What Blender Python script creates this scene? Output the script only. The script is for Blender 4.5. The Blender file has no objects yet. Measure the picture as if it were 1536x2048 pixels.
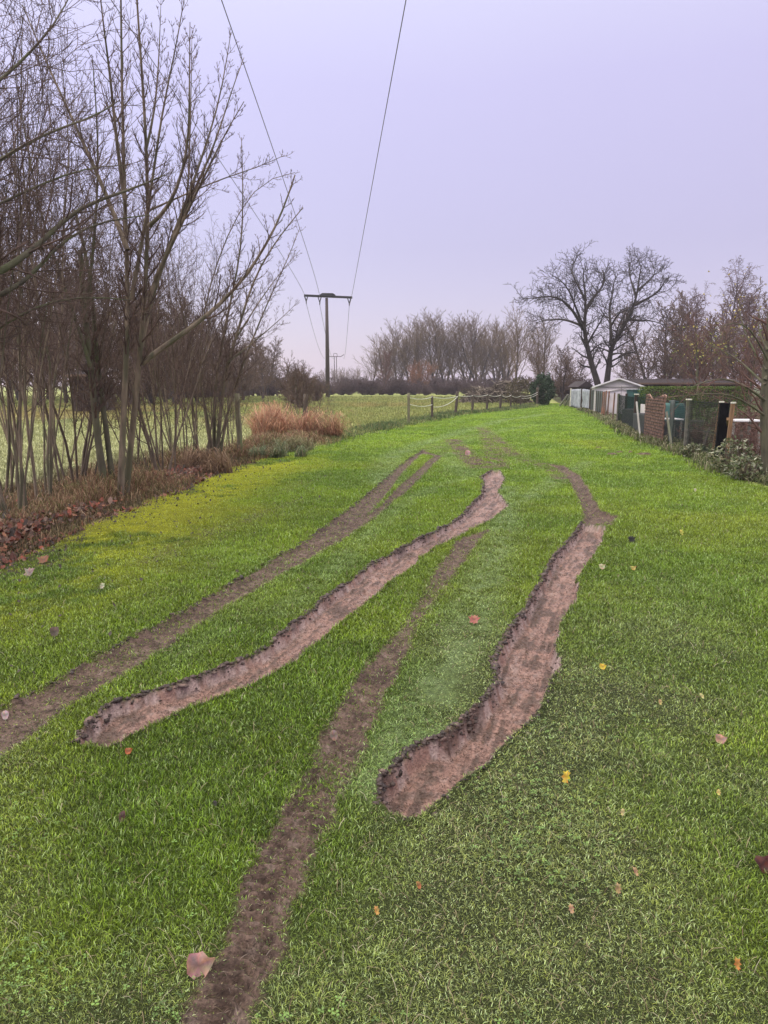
import bpy, math, random
import numpy as np
rnd = random.Random(7)
rng = np.random.default_rng(11)
PI = math.pi
D = bpy.data
COL = bpy.context.scene.collection

# ------------------------------------------------------------ camera geometry
F = 1479.0; PITCH = math.radians(9.75); EYE = 1.55
SP, CP = math.sin(PITCH), math.cos(PITCH)
def G(u, v):                       # where the sight line meets level ground
    dx = (u-768)/F; dy = (1024-v)/F
    t = EYE/(SP - dy*CP)
    return (dx*t, (CP+dy*SP)*t)
def W(u, v, Y):                    # point on the sight line at distance Y
    dx = (u-768)/F; dy = (1024-v)/F
    t = Y/(CP+dy*SP)
    return (dx*t, Y, EYE + (-SP+dy*CP)*t)

# ------------------------------------------------------------ noise
T = rng.random((4, 256, 256)).astype(np.float32)
def vnoise(x, y, s=0):
    t = T[s % 4]; o = 37*s
    fx = np.floor(x); fy = np.floor(y)
    ix = fx.astype(np.int64)+o; iy = fy.astype(np.int64)+o*3
    ax = x-fx; ay = y-fy
    ax = ax*ax*(3-2*ax); ay = ay*ay*(3-2*ay)
    a = t[ix & 255, iy & 255]; b = t[(ix+1) & 255, iy & 255]
    c = t[ix & 255, (iy+1) & 255]; d = t[(ix+1) & 255, (iy+1) & 255]
    return (a+(b-a)*ax)*(1-ay)+(c+(d-c)*ax)*ay
def fbm(x, y, o=3, s=0):           # -1..1
    r = 0; a = 1.0; n = 0
    for k in range(o):
        r = r+a*(vnoise(x*2**k+k*17.3, y*2**k+k*9.1, s+k)*2-1); n += a; a *= .5
    return r/n
def sst(a, b, x):
    t = np.clip((x-a)/(b-a), 0, 1); return t*t*(3-2*t)

# ------------------------------------------------------------ ruts and tracks (edges on the ground)
def gp(l): return np.array([G(u, v) for u, v in l])
A_L = [(151,1483),(178,1452),(217,1412),(295,1389),(373,1366),(452,1334),(522,1303),(569,1264),(608,1233),(646,1201),(691,1169),(737,1135),(782,1112),(828,1087),(873,1064),(919,1035),(965,991),(967,966),(962,955),(985,940)]
A_R = [(217,1498),(264,1475),(303,1452),(373,1420),(452,1393),(530,1358),(608,1311),(668,1260),(728,1210),(791,1160),(830,1137),(837,1119),(873,1096),(919,1073),(965,1048),(1010,1019),(1017,1012),(996,985),(1010,960),(1000,940)]
B_L = [(764,1608),(762,1561),(787,1537),(811,1506),(842,1487),(889,1475),(920,1448),(967,1405),(994,1366),(991,1319),(1018,1268),(1053,1217),(1073,1178),(1096,1139),(1108,1114),(1142,1078),(1165,1048)]
B_R = [(811,1639),(842,1627),(889,1596),(928,1561),(975,1526),(1022,1479),(1084,1416),(1100,1370),(1120,1334),(1112,1295),(1123,1248),(1151,1209),(1161,1178),(1155,1159),(1190,1112),(1197,1101),(1208,1073),(1211,1055)]
D_L = [(-260,1500),(0,1415),(100,1370),(200,1310),(300,1260),(400,1205),(500,1150),(560,1110),(600,1090),(691,1023),(732,991),(773,955),(800,932),(845,900)]
D_R = [(-260,1620),(0,1510),(60,1470),(130,1410),(250,1350),(340,1290),(440,1225),(520,1175),(600,1133),(627,1114),(682,1082),(714,1060),(755,1032),(782,1005),(819,978),(846,950),(885,912)]
DW_L = [(735,1028),(782,978),(800,950),(845,908)]
DW_R = [(758,1012),(800,969),(837,937),(868,912)]
E_L = [(200,2300),(368,2037),(391,1996),(450,1892),(469,1819),(491,1755),(519,1709),(555,1636),(562,1609),(608,1553),(639,1475),(678,1405),(725,1342),(772,1287),(811,1241),(850,1170),(889,1116),(925,1075)]
E_R = [(400,2300),(496,2037),(528,1965),(555,1910),(578,1846),(610,1782),(628,1709),(651,1659),(669,1623),(678,1600),(717,1522),(741,1452),(772,1389),(803,1326),(842,1248),(881,1194),(928,1123),(978,1058)]
C_L = [(1165,1050),(1168,1035),(1165,1015),(1150,985),(1135,955),(1110,935),(1085,925)]
C_R = [(1222,1052),(1236,1032),(1205,1024),(1190,1005),(1178,975),(1160,952),(1125,930)]
def seg_d(x, y, pl, xs=None):
    d = np.full(x.shape, 1e9)
    for (x0, y0), (x1, y1) in zip(pl[:-1], pl[1:]):
        ex, ey = x1-x0, y1-y0
        t = np.clip(((x-x0)*ex+(y-y0)*ey)/(ex*ex+ey*ey+1e-12), 0, 1)
        d = np.minimum(d, (x-x0-t*ex)**2+(y-y0-t*ey)**2)
    return np.sqrt(d)
def inside(x, y, pl):
    c = np.zeros(x.shape, bool)
    q = np.vstack([pl, pl[:1]])
    for (x0, y0), (x1, y1) in zip(q[:-1], q[1:]):
        if y0 == y1: continue
        c ^= ((y0 > y) != (y1 > y)) & (x < (x1-x0)*(y-y0)/(y1-y0)+x0)
    return c
class Strip:
    def __init__(s, L, R):
        s.L = gp(L); s.R = gp(R); s.P = np.vstack([s.L, s.R[::-1]])
        s.lo = s.P.min(0)-.6; s.hi = s.P.max(0)+.6
    def sd(s, x, y):               # signed distance (inside +), distance to the left edge
        out = np.full(x.shape, -9.0); dl = np.full(x.shape, 9.0)
        m = (x > s.lo[0]) & (x < s.hi[0]) & (y > s.lo[1]) & (y < s.hi[1])
        if m.any():
            q = np.vstack([s.P, s.P[:1]]); a, b = x[m], y[m]
            d = seg_d(a, b, q); i = inside(a, b, s.P)
            out[m] = np.where(i, d, -d); dl[m] = seg_d(a, b, s.L)
        return out, dl
SA, SB, SD_, SDW, SE, SC = Strip(A_L, A_R), Strip(B_L, B_R), Strip(D_L, D_R), Strip(DW_L, DW_R), Strip(E_L, E_R), Strip(C_L, C_R)
# faint strokes: (points, half width m, amount)
PALE = [([(770,965),(772,935),(790,908),(860,882),(930,862),(1000,842),(1090,828)], .28, .8),
        ([(560,1225),(600,1196),(691,1119),(759,1046),(814,1000),(873,973),(950,955)], .16, .7),
        ([(901,905),(912,925),(935,950)], .3, .6),
        ([(1015,975),(1010,1040),(985,1120),(960,1190),(900,1320),(840,1420),(780,1560)], .17, .8),
        ([(1040,1005),(1124,953),(1179,923)], .16, .7),
        ([(330,1340),(420,1270),(540,1180),(650,1090),(760,1000)], .12, .35),
        ([(860,900),(960,870),(1060,850)], .3, .5), ([(1290,1470),(1330,1500)], .06, .5)]
DIRTY = [([(992,935),(985,900),(975,870),(965,855)], .32, .6), ([(1030,912),(1005,890),(985,870)], .25, .6),
         ([(905,880),(935,912),(965,935)], .3, .7), ([(840,905),(900,885),(950,868)], .35, .35),
         ([(870,918),(900,893)], .22, .35), ([(1060,920),(1100,935),(1140,965)], .25, .5),
         ([(1050,925),(1040,905),(1000,880)], .3, .35), ([(600,1000),(430,1060),(300,1120)], .22, .3),
         ([(650,950),(560,985)], .22, .3)]
PALE = [(a, b*(1.25 if a[0][1] < 1010 else 1), c*(1.5 if a[0][1] < 1010 else 1)) for a, b, c in PALE]
PALE = [(gp(a), b, c) for a, b, c in PALE]; DIRTY = [(gp(a), b, c) for a, b, c in DIRTY]
MOLE = [G(1197,897), G(1222,910), G(1287,909), G(1262,905), G(1240,905)]
LB = np.array([(-40,-6.5),(-5,-4.2),(3,-3.6),(6.3,-3.35),(8,-3.35),(10,-3.1),(13,-3.0),(16.5,-2.5),(19.4,-1.6),(24,-.5),(29.5,1.2),(34,2.4),(40,4.4),(46,7.4),(51,9.8),(56,11.8),(70,14),(300,40)])
RB = np.array([(-40,5.6),(8,5.75),(12,6.0),(13.9,6.3),(16.4,6.75),(23,7.75),(41,11.5),(52,13.1),(62,14.6),(90,20),(300,60)])
def xl(y): return np.interp(y, LB[:, 0], LB[:, 1])
def xr(y): return np.interp(y, RB[:, 0], RB[:, 1])

def surf(x, y):
    """height, surface colour and masks of the ground at x, y"""
    r = {}
    z = .02*fbm(x*.7, y*.7, 2, 1)+.008*fbm(x*4, y*4, 2, 2)
    n1 = fbm(x*7, y*7, 3, 3); n2 = fbm(x*28, y*28, 2, 5)
    ac = x*.944-y*.33; al = x*.33+y*.944
    streak = fbm(ac*34, al*4, 3, 6); fine = fbm(x*60, y*60, 2, 7)
    warp = .018*n1+.010*n2
    mud = np.zeros(x.shape); zz = np.zeros(x.shape); dirt = np.zeros(x.shape); lipm = np.zeros(x.shape); sdmin = np.full(x.shape, -9.)
    ids = np.zeros(x.shape, np.int8)
    lump = sst(-.1, .5, fbm(x*17, y*17, 3, 9))
    for k, (S, dep) in enumerate(((SA, .055), (SB, .075))):
        sd, dl = S.sd(x, y)
        s2 = sd+warp; sdmin = np.maximum(sdmin, s2)
        m = sst(-.004, .012, s2); mud = np.maximum(mud, m); ids[m > .5] = k+1
        zz -= dep*sst(0, .035, s2)*(1+.25*n1)
        zz += m*(.013*streak+.008*fine+.010*n2)
        band = np.exp(-((dl-.004+.012*n2)/.020)**2)*(sd > -.05)*np.clip(.75+.9*n1, .15, 1.2)
        lipm = np.maximum(lipm, band)
        zz += band*(.018+.020*lump*(.55+.9*n2))
        band2 = np.exp(-((sd)/.02)**2)*(dl > .08)
        zz += band2*.016*(1+n2)
        chev = np.exp(-((sd-.02)/.06)**2)*(dl > .1)
        zz += m*chev*.006*np.sin(al*115+ac*40)
    r['mud'] = mud; r['lip'] = lipm
    for k, (S, amp, dep) in enumerate(((SD_, .88, .025), (SE, 1, .022), (SC, .9, .05))):
        sd, dl = S.sd(x, y)
        if k == 0:
            w, _ = SDW.sd(x, y); sd = np.where(w > -.03, np.minimum(sd, -w), sd)
        s2 = sd+warp*1.8
        m = sst(-.05, .05, s2)
        if k == 1:      # patchy: grass-covered stretches between the bare ones
            dens = np.interp(y, [0, 2.3, 2.62, 2.9, 3.1, 4.2, 4.6, 5.6, 6.2, 9], [1, 1, .68, .62, .95, .9, .6, .62, .98, .95])
            m = m*dens
            ce = np.interp(y, S.P[:len(S.L), 1], (S.L[:, 0]+S.R[:, 0][:len(S.L)])/2)
            zz += m*.011*np.sin(al*140+np.abs(x-ce)*90+2*n1)*sst(5, 3, y)
        if k == 2:
            ids[(s2 > .02) & (ids == 0)] = 5; zz += m*.03*n1
        else:
            ids[(s2 > .0) & (ids == 0)] = 3+k
        m = m*(.72+.28*np.clip(.5+1.4*fbm(x*13, y*13, 3, 12), 0, 1)) if k != 2 else m
        dirt = np.maximum(dirt, m*amp); zz -= dep*sst(0, .08, s2)
        zz += m*(.009*n2+.006*fine)
        band = np.exp(-((dl)/.03)**2)*(sd > -.05)*(k == 0); zz += band*.02*lump
    for pl, w, a in DIRTY:
        d = seg_d(x, y, pl)
        dirt = np.maximum(dirt, 1.0*a*sst(w*1.6, w*.3, d+.25*w*(n1+.5*n2))*np.clip(.65+.8*n1, 0, 1)*1.2)
    for q, (mx, my) in enumerate(MOLE):
        d = np.hypot(x-mx, (y-my)*1.0); w = (.13, .17, .21, .07, .08)[q]
        m = sst(w, w*.5, d+.06*n1*1.5); dirt = np.maximum(dirt, m); zz += m*.05
    dirt = np.clip(dirt, 0, 1)*(1-mud); r['dirt'] = dirt
    pale = np.zeros(x.shape)
    for pl, w, a in PALE:
        pale = np.maximum(pale, a*sst(w*1.4, w*.2, seg_d(x, y, pl)+.3*w*n1))
    pale *= .8*(1-mud)*(1-.8*dirt)*np.clip(.7+.9*n1+.5*n2, .1, 1.2); r['pale'] = pale
    # regions
    big = fbm(x*.35, y*.35, 3, 21); mid = fbm(x*1.3, y*1.3, 3, 22)
    dL = x-xl(y); dR = xr(y)-x
    lawn = sst(-.25, .25, dL+.35*mid+.1*n1)*sst(-.15, .2, dR+.3*mid+.1*n1)*sst(66, 62, y)
    r['lawn'] = lawn; r['dL'] = dL; r['dR'] = dR
    xe = np.interp(y, [1, 1.58, 2.0, 2.6, 3.4, 4.5, 6, 8], [-.7, -.42, -.37, -.25, -.1, .12, .5, 1.1])
    worn = sst(-.1, .5, x-xe+.25*mid)*sst(6.5, 3.2, y+.8*big)*sst(3.6, 1.4, np.abs(x-.3)/np.maximum(y, 1)*6+.8*mid)
    worn = np.maximum(worn, .75*sst(.2, -.3, x+.42*y+.15+.2*mid)*sst(3.6, 2.6, y))
    worn = np.maximum(worn, .8*sst(2.1, 1.6, y+.2*mid))
    worn = worn*(1-.55*sst(0, .5, fbm(x*1.6, y*1.6, 2, 25)))
    moss = sst(2.2, .4, dL+.8*mid+.35*n1)*sst(3.5, 5.5, y)*sst(21, 14, y)*sst(-.35, .35, big+.7*mid+.4*n1+.15)
    dry = sst(.15, .6, fbm(x*.9, y*.4, 3, 31))
    r['worn'] = worn; r['moss'] = moss; r['mid'] = mid; r['big'] = big; r['n1'] = n1
    def mix(a, b, t): return a+(np.array(b)-a)*t[..., None]
    N = x.shape+(3,)
    g = np.zeros(N)+np.array((.070, .138, .010))
    g = mix(g, (.105, .185, .012), sst(-.3, .5, mid)); g = mix(g, (.145, .200, .014), sst(.0, .7, big)*.6)
    g = mix(g, (.092, .128, .040), worn*.9); g = mix(g, (.235, .285, .014), moss*.9)
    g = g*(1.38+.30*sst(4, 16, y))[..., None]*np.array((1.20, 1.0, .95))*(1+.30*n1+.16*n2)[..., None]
    g = mix(g, (.19, .26, .105), pale*.75)
    r['grass'] = g
    f = np.zeros(N)+np.array((.27, .29, .10))
    f = mix(f, (.32, .27, .11), sst(.0, .6, fbm(x*.12+3, y*.05, 3, 41))*.9*sst(25, 35, y)*sst(75, 55, y)+.4*sst(0, .6, mid))
    f = mix(f, (.12, .17, .06), sst(.1, .6, fbm(x*.5, y*.25, 3, 43))*.6)
    f = mix(f, (.44, .44, .25), sst(45, 12, y)*.8*(x < -2))
    hedge = sst(-3.4, -2.2, dL)*sst(19, 15, y)*(dL < .5)
    f = mix(f, (.10, .065, .04), hedge*.9)
    soil = sst(.55, .15, np.hypot((x+3.15)*.9, (y-6.35)*.55)+.25*n1)
    f = mix(f, (.035, .026, .02), soil*.9); r['soil'] = soil
    gard = (dR < 0)
    f = np.where(gard[..., None], mix(np.zeros(N)+np.array((.06, .055, .028)), (.07, .09, .03), sst(-.2, .4, mid)), f)
    r['field'] = f
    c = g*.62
    c = mix(c, (.016, .020, .007), (.45+.22*worn-.4*moss)*(1-.8*np.clip(pale*1.5, 0, 1))*sst(12, 4, y)+.22)  # dark soil and thatch, deepened nearby: shade between blades put into the colour
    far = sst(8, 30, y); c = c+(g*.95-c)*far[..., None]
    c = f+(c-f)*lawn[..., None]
    c = mix(c, (.035, .026, .02), soil*sst(-.3, .3, n1+.5*n2)*.9)
    dc = mix(np.zeros(N)+np.array((.125, .080, .064)), (.060, .037, .029), sst(-.2, .5, n2+.6*n1))
    dc = mix(dc, (.20, .14, .12), sst(.25, .7, fbm(x*19, y*19, 2, 51))*.7)
    c = c+(dc-c)*(sst(.12, .6, dirt)[..., None])
    mc = mix(np.zeros(N)+np.array((.270, .152, .124)), (.080, .047, .036), sst(-.2, .4, streak+.4*n1+.5*n2)*.9)
    mc = mix(mc, (.27, .185, .168), sst(.15, .7, -streak+.6*n2)*.7)
    mc = mix(mc, (.055, .032, .026), sst(.4, .9, lipm)*(.15+.75*lump))
    rimc = np.exp(-((sdmin-.018)/.018)**2)*sst(-.5, .3, n2+n1)*(1-.95*lipm)
    mc = mix(mc, (.40, .285, .265), np.clip(rimc*1.6, 0, 1))
    c = c+(mc-c)*mud[..., None]
    c = mix(c, (.09, .055, .042), sst(.45, .9, lipm)*(1-mud)*sst(-.1, .4, n2+n1))
    r['col'] = c; r['z'] = z+zz; r['id'] = ids
    return r
def zat(x, y):
    return float(surf(np.array([float(x)]), np.array([float(y)]))['z'][0])

# ------------------------------------------------------------ object helpers
def link(o, parent=None):
    COL.objects.link(o)
    if parent is not None: o.parent = parent
    return o
def tag(o, label=None, cat=None, group=None, kind=None):
    if label: o['label'] = label
    if cat: o['category'] = cat
    if group: o['group'] = group
    if kind: o['kind'] = kind
    return o
def empty(name, loc=(0, 0, 0), rz=0, label=None, cat=None, group=None):
    o = D.objects.new(name, None); o.location = loc; o.rotation_euler = (0, 0, rz); link(o)
    return tag(o, label, cat, group)
def mesh_np(name, V, faces, mat, parent=None, col=None, smooth=False):
    """faces: list of int arrays, one per polygon size"""
    me = D.meshes.new(name)
    V = np.asarray(V, np.float32)
    faces = [np.asarray(f, np.int32) for f in faces if len(f)]
    nl = sum(f.size for f in faces); nf = sum(len(f) for f in faces)
    me.vertices.add(len(V)); me.vertices.foreach_set('co', V.ravel())
    me.loops.add(nl); me.polygons.add(nf)
    li = np.concatenate([f.ravel() for f in faces])
    tot = np.concatenate([np.full(len(f), f.shape[1], np.int32) for f in faces])
    st = np.concatenate([[0], np.cumsum(tot)[:-1]]).astype(np.int32)
    me.loops.foreach_set('vertex_index', li)
    me.polygons.foreach_set('loop_start', st); me.polygons.foreach_set('loop_total', tot)
    if smooth: me.polygons.foreach_set('use_smooth', np.ones(nf, bool))
    if col is not None:
        a = me.color_attributes.new('Col', 'FLOAT_COLOR', 'POINT')
        c = np.ones((len(V), 4), np.float32); c[:, :3] = col
        a.data.foreach_set('color', c.ravel())
    me.update(calc_edges=True)
    me.materials.append(mat)
    return link(D.objects.new(name, me), parent)
class MB:                           # boxes, bars and free quads gathered into one mesh
    def __init__(s): s.v = []; s.f = []
    def hexa(s, p):                 # 8 corners: bottom ring, top ring
        b = len(s.v); s.v += [tuple(q) for q in p]
        for f in ((3,2,1,0),(4,5,6,7),(0,1,5,4),(1,2,6,5),(2,3,7,6),(3,0,4,7)): s.f.append(tuple(b+i for i in f))
        return s
    def box(s, c, d, rz=0, j=0):
        x, y, z = c; a, b, h = d[0]/2, d[1]/2, d[2]/2; cs, sn = math.cos(rz), math.sin(rz); p = []
        for zz in (-h, h):
            for xx, yy in ((-a,-b),(a,-b),(a,b),(-a,b)):
                p.append((x+xx*cs-yy*sn+rnd.uniform(-j, j), y+xx*sn+yy*cs+rnd.uniform(-j, j), z+zz+rnd.uniform(-j, j)))
        return s.hexa(p)
    def bar(s, p0, p1, w, t=None):
        t = t or w; p0 = np.array(p0, float); p1 = np.array(p1, float); d = p1-p0; d /= np.linalg.norm(d)
        a = np.cross(d, (0, 0, 1.0)) if abs(d[2]) < .9 else np.array((1.0, 0, 0))-d*d[0]
        a /= np.linalg.norm(a); b = np.cross(a, d)
        q = [(-1,-1),(1,-1),(1,1),(-1,1)]
        return s.hexa([p0+a*i*w/2+b*k*t/2 for i, k in q]+[p1+a*i*w/2+b*k*t/2 for i, k in q])
    def poly(s, pts):
        b = len(s.v); s.v += [tuple(q) for q in pts]; s.f.append(tuple(range(b, b+len(pts)))); return s
    def prism(s, pts, d):           # outline pts (3-D) pushed along d
        n = len(pts); b = len(s.v); s.v += [tuple(q) for q in pts]+[tuple(np.array(q)+np.array(d)) for q in pts]
        s.f.append(tuple(b+i for i in range(n))[::-1]); s.f.append(tuple(b+n+i for i in range(n)))
        for i in range(n): s.f.append((b+i, b+(i+1) % n, b+n+(i+1) % n, b+n+i))
        return s
    def build(s, name, mat, parent=None, bevel=0):
        me = D.meshes.new(name); me.from_pydata(s.v, [], s.f); me.materials.append(mat)
        o = link(D.objects.new(name, me), parent)
        if bevel:
            m = o.modifiers.new('bevel', 'BEVEL'); m.width = bevel; m.segments = 2; m.limit_method = 'ANGLE'
        return o
def tubes(polys, sides, name, mat, parent=None, cap=False, off=(0, 0, 0)):
    """polys: list of (pts, radii) -> one mesh of tapering tubes"""
    if not polys: return None
    P = np.concatenate([np.asarray(p, np.float64) for p, _ in polys])-np.array(off)
    R = np.concatenate([np.asarray(r, np.float64) for _, r in polys])
    n = np.array([len(p) for p, _ in polys]); st = np.concatenate([[0], np.cumsum(n)[:-1]]); N = len(P)
    first = np.zeros(N, bool); first[st] = True; last = np.zeros(N, bool); last[st+n-1] = True
    nx = np.minimum(np.arange(N)+1, N-1); pv = np.maximum(np.arange(N)-1, 0)
    nx[last] = np.where(last)[0]; pv[first] = np.where(first)[0]
    Tn = P[nx]-P[pv]; Tn /= np.linalg.norm(Tn, axis=1)[:, None]+1e-9
    ref = np.zeros((N, 3)); tot = P[st+n-1]-P[st]; hor = np.abs(tot[:, 2]) > .8*np.linalg.norm(tot, axis=1)
    rf = np.where(hor[:, None], np.array([1., 0, 0]), np.array([0, 0, 1.])); ref = np.repeat(rf, n, axis=0)
    a = np.cross(Tn, ref); a /= np.linalg.norm(a, axis=1)[:, None]+1e-9; b = np.cross(Tn, a)
    th = np.arange(sides)*2*PI/sides
    V = P[:, None, :]+R[:, None, None]*(np.cos(th)[None, :, None]*a[:, None, :]+np.sin(th)[None, :, None]*b[:, None, :])
    i = np.where(~last)[0]; k = np.arange(sides); k2 = (k+1) % sides
    Fq = np.stack([i[:, None]*sides+k, i[:, None]*sides+k2, (i[:, None]+1)*sides+k2, (i[:, None]+1)*sides+k], -1).reshape(-1, 4)
    fs = [Fq]
    if cap:
        e = np.where(last)[0]; fs.append(e[:, None]*sides+k[None, :]); e = np.where(first)[0]; fs.append((e[:, None]*sides+k[None, :])[:, ::-1])
    return mesh_np(name, V.reshape(-1, 3), fs, mat, parent, smooth=sides > 4)

# ------------------------------------------------------------ materials
def newmat(name):
    m = D.materials.new(name); m.use_nodes = True; nt = m.node_tree; b = nt.nodes['Principled BSDF']
    return m, nt, b
def mat(name, c1, c2=None, scale=8, rough=.8, bump=0, stretch=(1, 1, 1), c3=None, metal=0, spec=.5, detail=5):
    m, nt, b = newmat(name); N = nt.nodes.new; Lk = nt.links.new
    b.inputs['Roughness'].default_value = rough; b.inputs['Metallic'].default_value = metal
    b.inputs['Specular IOR Level'].default_value = spec
    c2 = c2 or tuple(x*.6 for x in c1)
    tc = N('ShaderNodeTexCoord'); mp = N('ShaderNodeMapping'); mp.inputs['Scale'].default_value = stretch
    Lk(tc.outputs['Object'], mp.inputs['Vector'])
    n = N('ShaderNodeTexNoise'); n.inputs['Scale'].default_value = scale; n.inputs['Detail'].default_value = detail
    Lk(mp.outputs[0], n.inputs['Vector'])
    r = N('ShaderNodeValToRGB'); r.color_ramp.elements[0].position = .32; r.color_ramp.elements[1].position = .68
    r.color_ramp.elements[0].color = (*c2, 1); r.color_ramp.elements[1].color = (*c1, 1)
    Lk(n.outputs[0], r.inputs[0]); out = r.outputs[0]
    if c3:
        n2 = N('ShaderNodeTexNoise'); n2.inputs['Scale'].default_value = scale*.35; Lk(mp.outputs[0], n2.inputs['Vector'])
        r2 = N('ShaderNodeValToRGB'); r2.color_ramp.elements[0].position = .48; r2.color_ramp.elements[1].position = .62
        Lk(n2.outputs[0], r2.inputs[0])
        mx = N('ShaderNodeMix'); mx.data_type = 'RGBA'; Lk(r2.outputs[0], mx.inputs[0]); Lk(out, mx.inputs[6])
        mx.inputs[7].default_value = (*c3, 1); out = mx.outputs[2]
    Lk(out, b.inputs['Base Color'])
    if bump:
        bp = N('ShaderNodeBump'); bp.inputs['Strength'].default_value = bump; bp.inputs['Distance'].default_value = .02
        Lk(n.outputs[0], bp.inputs['Height']); Lk(bp.outputs[0], b.inputs['Normal'])
    return m
def mat_attr(name, rough, nscale=40, var=.35, bump=.4, bdist=.01, spec=.5, trans=0, gain=1.0):
    m, nt, b = newmat(name); N = nt.nodes.new; Lk = nt.links.new
    b.inputs['Roughness'].default_value = rough; b.inputs['Specular IOR Level'].default_value = spec
    at = N('ShaderNodeAttribute'); at.attribute_name = 'Col'; out = at.outputs['Color']
    if nscale:
        tc = N('ShaderNodeTexCoord'); n = N('ShaderNodeTexNoise'); n.inputs['Scale'].default_value = nscale
        n.inputs['Detail'].default_value = 6; n.inputs['Roughness'].default_value = .65; Lk(tc.outputs['Object'], n.inputs['Vector'])
        mr = N('ShaderNodeMapRange'); mr.inputs['From Min'].default_value = .3; mr.inputs['From Max'].default_value = .7
        mr.inputs['To Min'].default_value = (1-var)*gain; mr.inputs['To Max'].default_value = (1+var)*gain; Lk(n.outputs[0], mr.inputs['Value'])
        vm = N('ShaderNodeVectorMath'); vm.operation = 'SCALE'; Lk(out, vm.inputs[0]); Lk(mr.outputs[0], vm.inputs['Scale']); out = vm.outputs[0]
        if bump:
            bp = N('ShaderNodeBump'); bp.inputs['Strength'].default_value = bump; bp.inputs['Distance'].default_value = bdist
            Lk(n.outputs[0], bp.inputs['Height']); Lk(bp.outputs[0], b.inputs['Normal'])
    Lk(out, b.inputs['Base Color'])
    if trans:
        tr = N('ShaderNodeBsdfTranslucent'); Lk(out, tr.inputs['Color']); ms = N('ShaderNodeMixShader'); ms.inputs[0].default_value = trans
        Lk(b.outputs[0], ms.inputs[1]); Lk(tr.outputs[0], ms.inputs[2]); Lk(ms.outputs[0], nt.nodes['Material Output'].inputs['Surface'])
    return m
M = {}
M['lawn'] = mat_attr('turf_soil', .95, 55, .5, .9, .012, .2)
M['meadow'] = mat_attr('meadow_turf', .95, 9, .35, .6, .03, .1)
M['mud'] = mat_attr('wet_mud', .5, 75, .42, .9, .012, .5)
M['dirt'] = mat_attr('churned_dirt', .85, 75, .55, 1.0, .012, .3)
M['grass'] = mat_attr('grass_blade', .45, 0, spec=.4, trans=.22)
M['dry'] = mat_attr('dry_grass_blade', .7, 0, spec=.25, trans=.25)
M['leaf'] = mat_attr('leaf_surface', .55, 60, .3, .2, .002, .4, trans=.15)
M['bark'] = mat('maple_bark', (.27, .205, .15), (.10, .074, .054), 14, .9, .8, (1, 1, .25), c3=(.10, .09, .055))
M['twig'] = mat('maple_twig', (.145, .088, .070), (.06, .038, .032), 5, .8)
M['mossbark'] = mat('mossy_bark', (.14, .125, .08), (.06, .05, .038), 10, .95, .8, (1, 1, .3), c3=(.095, .10, .05))
M['darkbark'] = mat('dark_bark', (.19, .14, .105), (.08, .058, .044), 12, .9, .6, (1, 1, .3))
M['fartrunk'] = mat('far_trunk', (.07, .055, .048), (.04, .03, .027), 2, .95)
M['fartwig'] = mat('far_twig', (.17, .108, .078), (.095, .062, .048), .5, .95)
M['polartwig'] = mat('poplar_twig', (.20, .135, .07), (.11, .074, .045), .15, .95, c3=(.16, .11, .09))
M['birchtwig'] = mat('birch_twig', (.19, .125, .13), (.12, .075, .08), .4, .95)
M['redtwig'] = mat('red_twig', (.20, .11, .09), (.11, .055, .047), .6, .95)
M['orangetwig'] = mat('orange_twig', (.27, .12, .06), (.16, .08, .05), .6, .95)
M['scrub'] = mat('scrub_twig', (.13, .085, .085), (.075, .048, .050), .6, .95, c3=(.12, .085, .05))
M['walnut'] = mat('walnut_bark', (.060, .048, .042), (.03, .024, .022), 2, .95)
M['postwood'] = mat('weathered_post', (.24, .21, .14), (.11, .09, .06), 6, .9, .6, (6, 6, .6), c3=(.14, .17, .07))
M['postgrey'] = mat('grey_post', (.115, .085, .065), (.045, .034, .028), 6, .9, .5, (6, 6, .6))
M['rope'] = mat('white_rope', (.75, .73, .68), (.5, .48, .42), 30, .8)

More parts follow.
